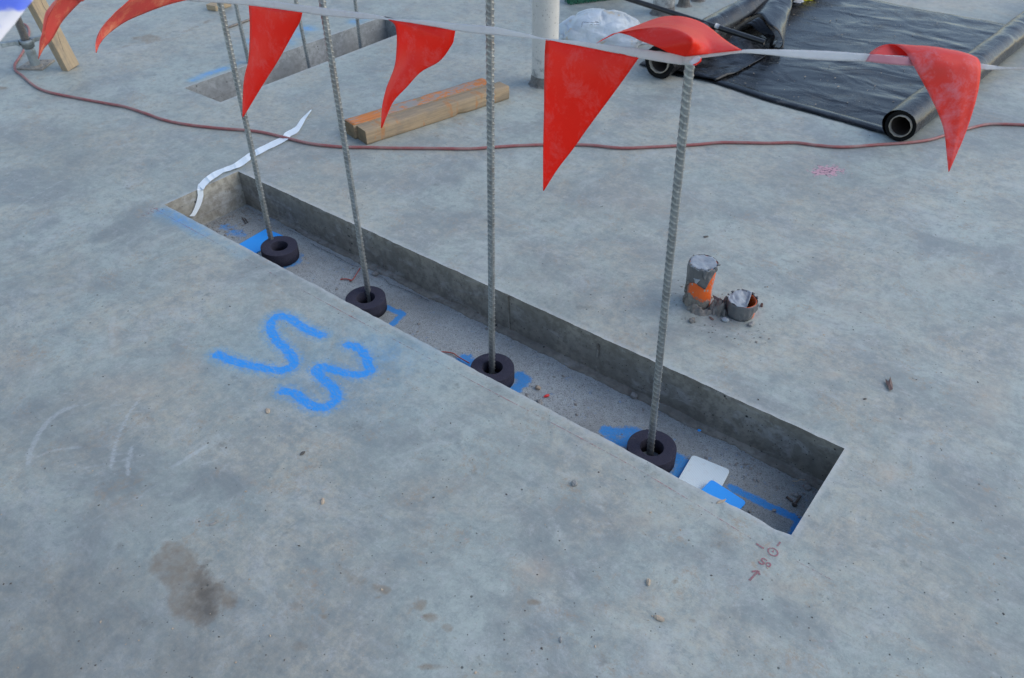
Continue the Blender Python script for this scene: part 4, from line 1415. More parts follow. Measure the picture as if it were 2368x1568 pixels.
# torn lid: covers the left two thirds, straight torn edge to the right
V = []
n, m = 30, 12
rt = np.array([math.cos(FRONT + 1.57), math.sin(FRONT + 1.57)])   # viewer's right
fr = np.array([math.cos(FRONT), math.sin(FRONT)])
for j in range(m):
    v = -1 + 2 * j / (m - 1)
    for i in range(n):
        u = i / (n - 1)
        half = math.sqrt(max(0, 1 - v * v * .98)) * (r2 + .004)
        lo = -half
        hi = min(half, (0.022 - v * 0.022))
        x = lo + (hi - lo) * u
        y = v * (r2 + .003)
        p = rt * x + fr * y
        z = .0565 + .009 * fbm(x, y, 7, 3, 34) + .008 * max(0, (.6 - u)) * (1 - v * v) + (.004 if u > .9 else 0)
        V.append((p[0], p[1], z))
o = mesh('torn_lid', V, gridfaces(m, n), M['ducttop'], None, thick=.0008); o.parent = stb


def rock(name, c, s, mat, seed=0, parent=None, sub=2, rough=.35, **kw):
    bm = bmesh.new()
    bmesh.ops.create_icosphere(bm, subdivisions=sub, radius=1.0)
    for v in bm.verts:
        k = 1 + rough * fbm(v.co.x + seed * 3.7, v.co.y, v.co.z, 3, 1.3)
        v.co = Vector((v.co.x * s[0] * k, v.co.y * s[1] * k, v.co.z * s[2] * k))
    me = bpy.data.meshes.new(name)
    bm.to_mesh(me); bm.free()
    o = bpy.data.objects.new(name, me)
    me.materials.append(mat)
    COL.objects.link(o)
    o.location = tuple(map(float, c))
    o.rotation_euler = (0, 0, seed * 1.3)
    if parent is not None:
        o.parent = parent
        o.matrix_parent_inverse = Matrix.Translation(-Vector(parent.location))
    return tag(o, **kw)


def wall_lump(name, pts, wid, hei, label):
    """irregular ridge of spilt mortar along a line"""
    P = smooth([at(x, y, 0) for x, y in pts], 46)
    T = np.gradient(P, axis=0); T /= np.linalg.norm(T, axis=1)[:, None]
    N = np.stack([-T[:, 1], T[:, 0], 0 * T[:, 0]], 1)
    rows = []
    for i in range(len(P)):
        e = math.sin(math.pi * i / (len(P) - 1)) ** .5
        row = []
        for k in range(15):
            s = -1 + 2 * k / 14
            q = P[i] + N[i] * s * wid * (e + .1) * (1 + .35 * fbm(i * .3, s, 1, 3, 1))
            z = hei * e * (1 - s * s) * (0.8 + 1.0 * fbm(q[0], q[1], 0, 4, 40)) - .001
            row.append((q[0], q[1], max(-.001, z)))
        rows.append(row)
    return surf(name, rows, M['mortar'], None, label=label, cat='spilt mortar')


wall_lump('mortar_spill', [(1638, 714), (1660, 717), (1680, 718), (1704, 728)], .036, .046, 'rough ridge of spilt mortar between the two orange pipe stubs')
wall_lump('mortar_spill', [(1594, 698), (1600, 713), (1622, 724), (1650, 722)], .018, .020, 'thin crust of mortar round the foot of the taller orange pipe')
for k in range(9):      # splashes stuck to the left flank of the taller stub
    q_ = -1.15 - .5 * random.random(); z_ = .01 + .085 * k / 8
    t_ = FRONT + q_
    rock('mortar_splash', (c1[0] + (r1 + .002) * math.cos(t_), c1[1] + (r1 + .002) * math.sin(t_), z_), (.003 + .003 * random.random(), .004, .006 + .004 * random.random()), M['mortar'], k, orp, rough=.6)
for k in range(6):
    q_ = -1.3 + .5 * k; t_ = FRONT + q_
    rock('tape_scrap', (c1[0] + (r1 + .004) * math.cos(t_), c1[1] + (r1 + .004) * math.sin(t_), .163 + .003 * random.random()), (.006, .004, .003), M['ducttape'], k + 3, orp, rough=.7)
    rock('tape_scrap', (c2[0] + (r2 + .003) * math.cos(t_ + 3), c2[1] + (r2 + .003) * math.sin(t_ + 3), .056 + .003 * random.random()), (.006, .003, .004), M['ducttape'], k + 9, stb, rough=.7)
fl_ = root('slate_piece', at(1660, 700, 0), label='flat grey strip wedged between the orange pipe stubs', cat='scrap')
a_, b_ = at(1655, 700, .012), at(1688, 716, .004)
c8 = [a_ + [0, 0, -.002], b_ + [0, 0, -.002], b_ + [-.02, .012, .012], a_ + [-.02, .012, .014]]
box8('strip', c8 + [p + np.array([.0, .0, .003]) for p in c8], M['ducttape'], fl_)

# ------------------------------------------------------------------ black polythene
# right-hand roll and the sheet unrolled from it
rc = at(2082, 292, .072)
far = at(2235, 130, .072)
rd = far - rc; rd[2] = 0; rd /= np.linalg.norm(rd)
rad0 = .070
# measure direction so that the right-hand foot line matches the photo
fA, fB = at(2123, 316, 0.01), at(2368, 112, 0.01)
rd = fB - fA; rd[2] = 0; rd /= np.linalg.norm(rd)
rn = np.array([rd[1], -rd[0], 0])            # to the right of the axis
rollr = root('polythene_sheet_roll', (rc[0], rc[1], 0), label='large black polythene sheet spread out from the roll at its right side', cat='plastic sheet')
LR = 3.2
rows = []
nth = 44
for i in range(90):
    s = LR * i / 89
    c = rc + rd * s
    row = []
    for k in range(nth + 1):
        t = 2 * math.pi * k / nth
        # last turn lifts off on the left and runs down to the sheet
        lift = .016 * max(0, math.cos((t - math.pi * .93) / 1.0)) ** 2 * (0.9 + .3 * mnoise.noise(Vector((s * 2, 0, 0))))
        r = rad0 + .0018 * fbm(s, math.cos(t), math.sin(t), 4, 2.2) + lift
        p = c + rn * r * math.cos(t) + np.array([0, 0, 1.0]) * (r * math.sin(t))
        p[2] = max(.0015, p[2])
        row.append(p)
    rows.append(row)
surf('rolled_film', rows, M['film'], rollr)
rows = []
for i in range(3):
    rr_ = [rad0 - .001, (rad0 + .050) / 2, .050][i]
    rows.append([rc + rd * (0.002 + .003 * i) + rn * rr_ * math.cos(2 * math.pi * k / 48) + np.array([0, 0, rr_ * math.sin(2 * math.pi * k / 48)]) for k in range(49)])
surf('film_end', rows, M['rollend'], rollr)


def core(parent, c, d, n, ro, ri, L=2.6):
    rows = []
    for (r, s) in ((ri, L), (ri, .0), (ri + .001, -.006), (ro - .001, -.006), (ro, .0), (ro, .06)):
        rows.append([c + d * (s + (.002 * math.sin(k * 1.7) if s < .05 else 0)) + n * r * math.cos(2 * math.pi * k / 40) + np.array([0, 0, r * math.sin(2 * math.pi * k / 40)]) for k in range(41)])
    inn = [[c + d * s_ + n * (ri - .0006) * math.cos(2 * math.pi * k / 40) + np.array([0, 0, (ri - .0006) * math.sin(2 * math.pi * k / 40)]) for k in range(41)] for s_ in (.012, .6, 1.5)]
    surf('core_bore', inn, M['bore'], parent)
    return surf('cardboard_core', rows, M['card'], parent)


core(rollr, rc, rd, rn, .050, .0455)
# unrolled sheet
shl = [(1480, 150), (1560, 174), (1640, 189), (1784, 236), (1900, 268), (2040, 308), (2062, 316)]
near = smooth([at(x, y) for x, y in shl], 70)
xsn = near[:, 0]; ysn = near[:, 1]
xa = at(1480, 150)[0]
Yfar0, Yfar1 = at(2037, 0)[1], at(2322, 59)[1]
XX = np.linspace(-2.14, -.60, 130)


def film_z(x, y):
    z = .003
    a = x * .55 + y * .83; b = -x * .83 + y * .55
    z += .006 * max(0, fbm(a * 1.1, b * 2.2, 1, 3, 1.0) - .1) ** 1.2
    z += .0025 * max(0, .22 - abs(fbm(x * .8, y * 2.2, 6, 2, 1.3))) * 4
    z += .0018 * fbm(x, y, 9, 3, 4.5) + .003
    return max(.0022, z)


rows = []
ny_ = 150
for j in range(ny_):
    v = j / (ny_ - 1)
    row = []
    for x in XX:
        y0 = float(np.interp(x, xsn, ysn)); y1 = Yfar0 + (Yfar1 - Yfar0) * (x - XX[0]) / (XX[-1] - XX[0]) + .03 * fbm(x, 0, 0, 3, 2)
        y1 = max(y1, 5.7)
        y = y0 + (y1 - y0) * v
        xr = rc[0] + (y - rc[1]) * rd[0] / rd[1] - .02         # under the roll
        u = (x - XX[0]) / (XX[-1] - XX[0])
        xx_ = XX[0] + (xr - XX[0]) * u
        z = film_z(xx_, y)
        if v < .02 or v > .98: z = min(z, .004)
        row.append((xx_, y, z))
    rows.append(row)
surf('spread_sheet', rows, M['film'], rollr, thick=.0006)
# double thickness hem along the near edge
rows = []
for j in range(5):
    rows.append([(p[0], p[1] - .012 + .022 * j + .004 * fbm(p[0], j, 0, 2, 12) * (j == 0), .0045 + .006 * math.sin(math.pi * j / 4) + .003 * max(0, fbm(p[0], 2, j * .3, 2, 14))) for p in near])
surf('folded_hem', rows, M['film'], rollr, thick=.0006)

# left-hand roll
lc = at(1524, 144, .088)
ld = np.array([0.0, 1, 0]); ln_ = np.array([1.0, 0, 0])
rl = .086
e1, e2 = at(1671, 87, .0), at(1776, 25, .0)
ld = e2 - e1; ld[2] = 0; ld /= np.linalg.norm(ld); ln_ = np.array([ld[1], -ld[0], 0])
rolll = root('polythene_roll', (lc[0], lc[1], 0), label='black polythene roll with frayed cardboard core, on the left of the sheet', cat='plastic roll')
rows = []
for i in range(90):
    s = 2.6 * i / 89
    c = lc + ld * s
    row = []
    for k in range(nth + 1):
        t = 2 * math.pi * k / nth
        r = rl + .004 * fbm(s, math.cos(t), math.sin(t), 4, 2.6) + .008 * max(0, mnoise.noise(Vector((s * 3.1, math.cos(t) * 2, 9))))
        p = c + ln_ * r * math.cos(t) + np.array([0, 0, 1.0]) * (r * math.sin(t))
        p[2] = max(.0035, p[2]); row.append(p)
    rows.append(row)
surf('rolled_film', rows, M['film'], rolll)
rows = []
for i in range(3):
    rr_ = [rl - .001, (rl + .06) / 2, .058][i]
    rows.append([lc + ld * (0.002 + .003 * i) + ln_ * rr_ * math.cos(2 * math.pi * k / 48) + np.array([0, 0, rr_ * math.sin(2 * math.pi * k / 48)]) for k in range(49)])
surf('film_end', rows, M['rollend'], rolll)
core(rolll, lc, ld, ln_, .058, .0525)
# loose end of the film lying over the spread sheet
ov = [((1559, 163), .012), ((1609, 178), .016), ((1654, 186), .017)]
ovR = smooth([at(1654, 187, .016), at(1684, 175, .016), at(1712, 162, .018), at(1734, 150, .018), at(1769, 129, .02), at(1779, 112, .02), at(1800, 90, .02)], 30)
ovL = smooth([at(1552, 160, .03), at(1570, 152, .03), at(1600, 135, .03), at(1630, 112, .04), at(1655, 98, .05), at(1680, 85, .06), at(1700, 74, .06)], 30)
rows = []
for i in range(30):
    rows.append([ovL[i] + (ovR[i] - ovL[i]) * u + np.array([.006 * mnoise.noise(Vector((i * .5, u * 3, 0))), .006 * mnoise.noise(Vector((i * .5, u * 3, 5))), .012 * max(-.3, fbm(i * .12, u * 1.6, 3, 3, 1.5)) * (1 if u < .97 else .2)]) for u in np.linspace(0, 1, 24)])
surf('loose_end', rows, M['film'], rolll, thick=.0008)


def curl(Lp, Rp, name, n=26):
    Lc = smooth([at(x, y, z) for x, y, z in Lp], n); Rc = smooth([at(x, y, z) for x, y, z in Rp], n)
    rows = []
    for i in range(n):
        rows.append([Lc[i] + (Rc[i] - Lc[i]) * u + np.array([0, 0, .006 * fbm(i * .1, u * 2, 1, 3, 1.5)]) * math.sin(math.pi * u) for u in np.linspace(0, 1, 16)])
    return surf(name, rows, M['film'], rolll, thick=.002)


curl([(1735, 40, .11), (1758, 33, .15), (1779, 58, .14), (1799, 72, .115), (1810, 95, .07), (1808, 108, .03), (1797, 114, .012)],
     [(1790, -30, .14), (1810, -34, .17), (1826, -10, .16), (1832, 8, .14), (1822, 48, .09), (1815, 85, .05), (1812, 112, .015)], 'curled_fold')
curl([(1712, 62, .10), (1733, 56, .12), (1752, 72, .10), (1768, 84, .08), (1779, 100, .05), (1780, 112, .012)],
     [(1745, 44, .13), (1757, 42, .145), (1780, 66, .12), (1792, 82, .10), (1789, 96, .06), (1784, 113, .015)], 'curled_fold')

# yellow wrapper and its white end
yw = root('yellow_wrapper', at(1852, -2), label='crumpled yellow and clear plastic wrapper on the black sheet, at the top edge', cat='wrapper')
rock('yellow_part', at(1858, -6, .02), (.085, .035, .026), M['yellow'], 3, yw, sub=3)
rock('clear_part', at(1840, 3, .012), (.05, .028, .014), M['tape'], 5, yw, sub=3)

# ------------------------------------------------------------------ milky bag
bc = (at(1300, 118) + at(1492, 112)) / 2
e_ = at(1492, 112) - at(1300, 118)
bd = e_ / np.linalg.norm(e_)
bn = np.array([-bd[1], bd[0], 0])
bgr = root('plastic_bag', (bc[0], bc[1], 0), label='milky crumpled plastic bag slumped on the slab right of the pale pipe', cat='plastic bag')
hw = np.linalg.norm(e_) / 2 * 1.04
V = []
nu, nv = 72, 30
for j in range(nv):
    v = j / (nv - 1)
    for i in range(nu):
        t = 2 * math.pi * i / nu
        ct, st_ = math.cos(t), math.sin(t)
        r = (1 - v ** 3.2) ** (1 / 2.2)
        sq = (abs(ct) ** 3 + abs(st_) ** 3) ** (-1 / 3)
        x, y = ct * sq * r, st_ * sq * r
        f = 1 + .07 * fbm(x * 1.4, y * 1.4, v * 2, 3, 1.5)
        h = .185 * v * (1 - .28 * x * x * (1 if x > 0 else .6)) 
        # faceted creases
        cr = mnoise.cell(Vector((0, 0, 0))) * 0
        d1 = mnoise.voronoi(Vector((x * 1.6 + 4, y * 1.6, v * 1.8)))[0]
        f -= .13 * d1[0] - .06
        p = bc + bd * x * hw * f + bn * (y * .15 * f + .135)
        V.append((p[0], p[1], max(0, h * (1 + .05 * fbm(x, y, 5, 3, 2)) - .012 * (d1[1] - d1[0] < .12))))
F = gridfaces(nv, nu, True) + [tuple((nv - 1) * nu + k for k in range(nu))]
mesh('bag_body', V, F, M['bag'], bgr)
# loose skirt of film at the right foot
rows = []
for i in range(14):
    u = i / 13
    q = at(1430 + 72 * u, 110 - 8 * u, 0)
    rows.append([(q[0] + bn[0] * .07 * (k / 5) + .01 * fbm(u * 4, k, 0, 2, 1), q[1] + bn[1] * .07 * (k / 5), .002 + .05 * (k / 5) * (1 - .3 * u) + .012 * max(0, fbm(u * 5, k * .4, 3, 2, 1))) for k in range(6)])
surf('bag_skirt', rows, M['bag'], bgr, thick=.0006)
for pts in ([(1345, 62), (1346, 56), (1348, 51), (1360, 52), (1385, 52.5)], [(1363, 57.5), (1368, 57), (1371, 58)], [(1374, 57), (1386, 57.5)], [(1376, 49.5), (1383, 51)]):
    P = [atd(x, y, 4.38) for x, y in pts]
    tube('printed_line', smooth(P, 8), .0012, M['print'], bgr, seg=4)

# ------------------------------------------------------------------ broom
bh = root('broom', at(1400, 0), label='green bristled broom with black tube handle resting on the polythene roll', cat='broom')
ba, bb = at(1313, 2, .02), at(1460, -16, .02)
dv = bb - ba; LB = np.linalg.norm(dv); dv /= LB
nvv = np.array([-dv[1], dv[0], 0])
cnt = 0
V, F = [], []
for i in range(90):
    for k in range(7):
        s = i / 89
        fx_ = (k - 3) / 3
        basep = ba + dv * (LB * (.06 + .88 * s)) + nvv * (.07 + .025 * fx_) + np.array([0, 0, .085])
        tip = ba + dv * (LB * s) + nvv * (.075 * fx_ * .55 + .02 + .012 * random.random()) - nvv * .02
        tip[2] = .003 + .004 * random.random()
        j = random.uniform(-.006, .006)
        w = .0022
        base_i = len(V)
        V += [basep - dv * w, basep + dv * w, tip + dv * (w + j), tip + dv * (-w + j)]
        F.append((base_i, base_i + 1, base_i + 2, base_i + 3))
        V += [basep - nvv * w, basep + nvv * w, tip + nvv * w + dv * j, tip - nvv * w + dv * j]
        F.append((base_i + 4, base_i + 5, base_i + 6, base_i + 7))
mesh('bristles', V, F, M['green'], bh, smoothf=False)
c0 = ba + nvv * .07 + np.array([0, 0, .082])
c8 = [c0 + dv * LB * s + nvv * .032 * q + np.array([0, 0, z]) for z in (0, .035) for (s, q) in ((.04, -1), (.96, -1), (.96, 1), (.04, 1))]
box8('stock', c8, M['maroon'], bh, bev=.006)
hend = at(1768, 98, .115); 
hs = at(1455, -2, .24)
hd = hend - hs
hstart = hs - hd * .06
tube('handle', [hstart + (hend - hstart) * s for s in np.linspace(0, 1, 30)], .0145, M['black'], bh, seg=20, cap=False)
tube('handle_bore', [hend - hd * .0005 * k for k in (60, 30, 1)], .0125, M['card'], bh, seg=20, cap=False)
# short bracket joining handle to the stock
sock = c0 + dv * LB * .8 + np.array([0, 0, .03])
tube('socket', [sock, (sock + hstart) / 2 + [0, 0, .01], hstart], .013, M['black'], bh, seg=14)
tb = hs + hd * ((1665 - 1455) / (1768 - 1455.0)) ** 1.0
hu = hd / np.linalg.norm(hd)
tube('tape_band', [tb - hu * .02 + [0, 0, .003], tb + hu * .004 + [0, 0, .003]], .0155, M['tape'], bh, seg=16)

# ------------------------------------------------------------------ timber offcut and rod at the far left
Q = [at(479, 23), at(500, 27), at(536, 15), at(512, 8)]
blk = root('timber_offcut', Q[0], label='small flat timber offcut lying on the slab behind the leftmost bars', cat='timber')
box8('offcut_body', [(*q[:2], 0.001) for q in Q] + [(*q[:2], .035) for q in Q], M['pine'], blk, bev=.003)
tube('steel_rod', [at(528, 63, .007) + (at(606, 35, .007) - at(528, 63, .007)) * s for s in np.linspace(0, 1, 10)], .0075, M['thread'], seg=10, label='thin grey rod lying on the slab behind the leftmost bars', cat='rod')

# ------------------------------------------------------------------ bunting: tape with sewn-on flags
bunt = root('bunting', tuple(atd(1600, 140, 1.55)), label='white tape with red triangular flags strung along the steel bars', cat='bunting')


def strip(name, top, bot, mat, parent=bunt, n=80, sub=4, amp=.0012, **kw):
    Tn, Bn = smooth(top, n), smooth(bot, n)
    rows = []
    for j in range(sub + 1):
        u = j / sub
        rows.append([Tn[i] + (Bn[i] - Tn[i]) * u + np.array([0, amp * fbm(i * .35, u * 2, 3, 2, 1), 0]) * (1 if 0 < i < n - 1 else 0) for i in range(n)])
    return surf(name, rows, mat, parent, thick=.0004, **kw)


YT = 1.4545
# left stretch: comes in past the upper-left corner, out of frame, then along the bars to the tied one
seg_left = [(-120, 250, -220, 120, .80), (-30, 130, -110, 60, .82), (28, 62, -60, -10, .86), (84, -6, 20, -60, .92), (150, -50, 110, -84, 1.15), (250, -42, 230, -68, 1.6), (340, -22, 335, -46, 2.05)]
topL, botL = [], []
for bx, by, tx, ty, d in seg_left:
    topL.append(atd(tx, ty, d + .02)); botL.append(atd(bx, by, d))
for x, ty, by in ((430, -13, 1), (500, -9, 6.5), (575, -3, 12.5), (642, 4, 21), (692, 11, 28), (742, 17, 36), (792, 24, 40), (842, 30, 44), (880, 37, 44.5), (900, 42.5, 47),
                  (950, 45.5, 53), (992, 48, 60), (1054, 54, 71), (1092, 57, 77), (1142, 62, 81), (1184, 71, 85), (1225, 80, 88.5), (1258, 88, 92),
                  (1334, 95, 105), (1434, 107, 125), (1509, 117, 140), (1560, 124, 148), (1588, 130, 151), (1606, 131, 152)):
    topL.append(aty(x, ty, YT)); botL.append(aty(x, by, YT - .002))
strip('tape', topL[:6], botL[:6], M['corner'], n=60, label='blue and white stretch of tape close to the camera')
strip('tape', topL[5:], botL[5:], M['tape'], n=220)
# knot at the bar top: a wrapped band and a small red tongue
Pk, Tk = bars[3]
kx = Tk
band = [(kx[0] + .0165 * math.cos(t), kx[1] + .0165 * math.sin(t)) for t in np.linspace(0, 2 * math.pi, 30)]
rows = [[(x, y, kx[2] + z) for x, y in band] for z in (-.011, -.004, .004, .011)]
surf('knot', rows, M['tape'], bunt, thick=.0008)
kt = [atd(1606, 131, 1.53), atd(1618, 130, 1.525), atd(1622, 135, 1.52)]
kb = [atd(1592, 144, 1.53), atd(1603, 152, 1.525), atd(1610, 150, 1.52)]
strip('knot_tongue', kt, kb, M['tape'], n=8)
strip('knot_tongue', [atd(1622, 134, 1.521), atd(1621, 142, 1.521), atd(1609, 152, 1.521)], [atd(1620, 134, 1.518), atd(1617, 142, 1.518), atd(1601, 150, 1.518)], M['red'], n=8)
# right stretch
topR, botR = [], []
for x, ty, by, d in ((1584, 131, 143, 1.545), (1620, 127, 135, 1.54), (1666, 121, 129, 1.53), (1715, 115, 123, 1.52), (1776, 114, 127, 1.51), (1835, 115, 134, 1.50), (1897, 117, 139, 1.49), (1950, 120, 141, 1.48),
                      (2003, 124, 143, 1.47), (2060, 128, 150, 1.465), (2122, 131, 154, 1.46), (2200, 138, 158, 1.455), (2267, 147, 161, 1.45), (2295, 151, 161.5, 1.45), (2322, 155, 161, 1.45), (2368, 157, 160, 1.45), (2430, 158, 163, 1.45)):
    topR.append(atd(x, ty, d)); botR.append(atd(x, by, d + .004))
strip('tape', topR, botR, M['tape'], n=120)


def flag(curves, mat, label=None, n=40, sub=14, bulge=0.0):
    """curves: list of edge curves (3-D points) from the tape to the tip, left to right"""
    Cs = [smooth(c, n) for c in curves]
    m = len(Cs)
    rows = []
    for i in range(n):
        row = []
        K = np.array([c[i] for c in Cs])
        if m == 2:
            for u in np.linspace(0, 1, sub + 1):
                p = K[0] + (K[1] - K[0]) * u
                p = p + FW * (-bulge * math.sin(math.pi * u) * math.sin(math.pi * (i / (n - 1)) ** .7)) + FW * .0022 * fbm(u * 2.2, i * .07, bulge * 9 + K[0][0] * 3, 3, 1.3) * min(1, i / 4)
                row.append(p)
        else:
            for u in np.linspace(0, 1, sub + 1):
                t = u * (m - 1); k = min(int(t), m - 2); f = t - k
                p = K[k] + (K[k + 1] - K[k]) * f
                row.append(p + FW * .0015 * fbm(u * 2.2, i * .07, 2, 3, 1.3) * min(1, i / 4))
        rows.append(row)
    return surf('flag', rows, mat, bunt, thick=.0005, label=label) if label else surf('flag', rows, mat, bunt, thick=.0005)


def D(pts): return [atd(x, y, d) for x, y, d in pts]
def Yp(pts): return [aty(x, y, yy) for x, y, yy in pts]


# large flat flag between the third and fourth bar
flag([Yp([(1262, 91, 1.453), (1259.5, 125, 1.445), (1258.5, 180, 1.435), (1258, 250, 1.43), (1256, 350, 1.425), (1256, 441, 1.42)]),
      Yp([(1478, 132.5, 1.453), (1434, 195, 1.44), (1359, 297, 1.43), (1325, 345, 1.425), (1289, 392, 1.42), (1258, 441, 1.42)])], M['red'], 'large flat red flag hanging straight down', bulge=.010)
# curled flag between the second and third bar
flag([Yp([(897, 44.5, 1.453), (912, 56, 1.45), (917, 75, 1.45), (917, 110, 1.45), (913, 150, 1.44), (903, 180, 1.42), (893, 205, 1.40), (884, 245, 1.38), (881, 296, 1.36)]),
      Yp([(1053, 70, 1.453), (1050, 88, 1.452), (1045, 104, 1.45), (1017, 141, 1.44), (974, 166, 1.42), (942, 200, 1.40), (912, 232, 1.385), (897, 262, 1.37), (884, 296, 1.36)])],
     M['red'], 'red flag curling to the left at its tip', bulge=.022)
# flag between the first and second bar
flag([Yp([(575, 12, 1.453), (577.5, 50, 1.452), (577, 100, 1.45), (574, 140, 1.44), (565, 180, 1.43), (561, 225, 1.42), (560.5, 271, 1.41)]),
      Yp([(699.5, 29, 1.453), (694, 50, 1.452), (680, 75, 1.45), (667, 97, 1.445), (642, 142, 1.43), (607, 197, 1.42), (563, 271, 1.41)])], M['red'], 'red flag with a soft fold across its middle', bulge=.02)
# two faded flags, sun glow painted in, blown to the left at the upper left
flag([D([(140, -45, 1.35), (134, 0, 1.38), (117, 30, 1.40), (110, 45, 1.41), (105, 82, 1.43), (100, 100, 1.44), (88, 136, 1.46)]),
      D([(240, -48, 1.55), (196, 0, 1.52), (185, 5, 1.52), (147, 45, 1.50), (122, 88, 1.48), (100, 115, 1.47), (89, 136, 1.46)])], M['salmon'], 'faded red flag with painted sun glow, blown to the left, nearest the top left corner', bulge=.03)
flag([D([(330, -35, 2.0), (298, 0, 1.98), (262, 32, 1.96), (240, 60, 1.95), (230, 82, 1.94), (224, 105, 1.93), (221.5, 122, 1.92)]),
      D([(465, -6, 2.3), (432, 0, 2.22), (375, 15, 2.15), (300, 45, 2.08), (255, 75, 2.02), (232, 100, 1.96), (223, 122, 1.92)])], M['salmon'], 'faded red flag with painted sun glow, stretched sideways to the left', bulge=.03)
# flag flipped up over the tape at the tied bar
flag([D([(1544, 121, 1.55), (1521, 109, 1.56), (1484, 95, 1.60), (1455, 82, 1.63), (1424, 76.5, 1.66), (1400, 87, 1.65), (1380, 100, 1.64)]),
      D([(1584, 131, 1.53), (1600, 95, 1.50), (1575, 74, 1.535), (1535, 64, 1.58), (1475, 68, 1.62), (1418, 80, 1.66), (1380, 100, 1.64)]),
      D([(1650, 123, 1.53), (1640, 98, 1.56), (1610, 70, 1.60), (1562, 55, 1.64), (1490, 62, 1.67), (1419, 79, 1.67), (1380, 100, 1.64)]),
      D([(1716, 116, 1.51), (1692, 102, 1.55), (1671, 87, 1.60), (1629, 55, 1.66), (1584, 39, 1.69), (1539, 37.5, 1.71), (1509, 45, 1.71), (1467, 61, 1.70), (1430, 75, 1.68), (1380, 100, 1.64)])],
     M['red'], 'red flag flipped up above the tape at the tied bar', sub=24)
# flag folded over the tape at the right
flag([D([(2001, 142, 1.475), (2010, 124, 1.49), (2030, 109, 1.51), (2054.5, 102.5, 1.51), (2072, 105, 1.49), (2090, 118, 1.465), (2104.5, 137, 1.45), (2117, 160, 1.445), (2147, 212, 1.46), (2172, 270, 1.48), (2184.5, 315, 1.50), (2190, 360, 1.52), (2194, 397, 1.535)]),
      D([(2268, 160, 1.455), (2264, 147, 1.47), (2258, 135, 1.48), (2240, 126, 1.48), (2234.5, 123, 1.465), (2250, 129, 1.45), (2263, 138, 1.44), (2268.5, 160, 1.435), (2262, 212, 1.45), (2248, 262, 1.47), (2236, 300, 1.49), (2215, 350, 1.515), (2195, 397, 1.535)])],
     M['pale'], 'red flag folded forward over the tape at the right', n=60, bulge=.012)
# tape seen over the red base of that flag
strip('tinted_tape', [atd(2012, 125, 1.462), atd(2060, 129.5, 1.455), atd(2120, 133, 1.45)], [atd(2001, 142, 1.462), atd(2060, 149, 1.455), atd(2120, 153, 1.45)], M['pinktape'], n=20)

# ------------------------------------------------------------------ loose white tape lying over the recess edge
pts = [((720, 254), 2, 0), ((702, 275), 8, 0), ((686, 299), 14, 0), ((667, 310), 14, 0), ((654, 322), 14, 0), ((617, 340), 13, 0), ((592, 353), 14, 0), ((577, 362), 15, 0),
       ((553, 379), 15, 0), ((533, 388), 10, 0), ((513, 395), 11, 0), ((490, 408), 14, 0), ((474, 421), 15, 0), ((464, 433), 15, 0)]
T1, B1 = [], []
P = smooth([p for p, w, k in pts], 60); Wd = np.interp(np.linspace(0, 1, 60), np.linspace(0, 1, len(pts)), [w for p, w, k in pts])
Tn = np.gradient(P, axis=0); Tn /= np.linalg.norm(Tn, axis=1)[:, None]
for i in range(60):
    nrm = np.array([-Tn[i][1], Tn[i][0]])
    zz = .003 + .010 * max(0, fbm(i * .22, 0, 0, 2, 1))
    Wd[i] *= 1 + .25 * mnoise.noise(Vector((i * .3, 2, 0)))
    a1, b1 = P[i] + nrm * Wd[i] / 2, P[i] - nrm * Wd[i] / 2
    if i > 52: zz = .003
    T1.append(at(a1[0], a1[1], zz)); B1.append(at(b1[0], b1[1], zz + .002))
wall_pts = [((463, 440), 14), ((464, 452), 13), ((461, 466), 13), ((456, 480), 12), ((450, 492), 11), ((444, 500), 12)]
for (x, y), w in wall_pts:
    T1.append(atx(x - w / 2, y, X0 + .006)); B1.append(atx(x + w / 2, y, X0 + .010))
lt = root('loose_tape', at(600, 348), label='torn strip of white tape lying across the slab and hanging into the recess', cat='tape')
n = len(T1)
rows = [[T1[i] + (B1[i] - T1[i]) * u for i in range(n)] for u in np.linspace(0, 1, 4)]
surf('strip', rows, M['tape_bright'], lt, thick=.0003, smoothf=False)

# ------------------------------------------------------------------ small things lying about
def G3(x, y, z=0.0): return at(x, y, z)


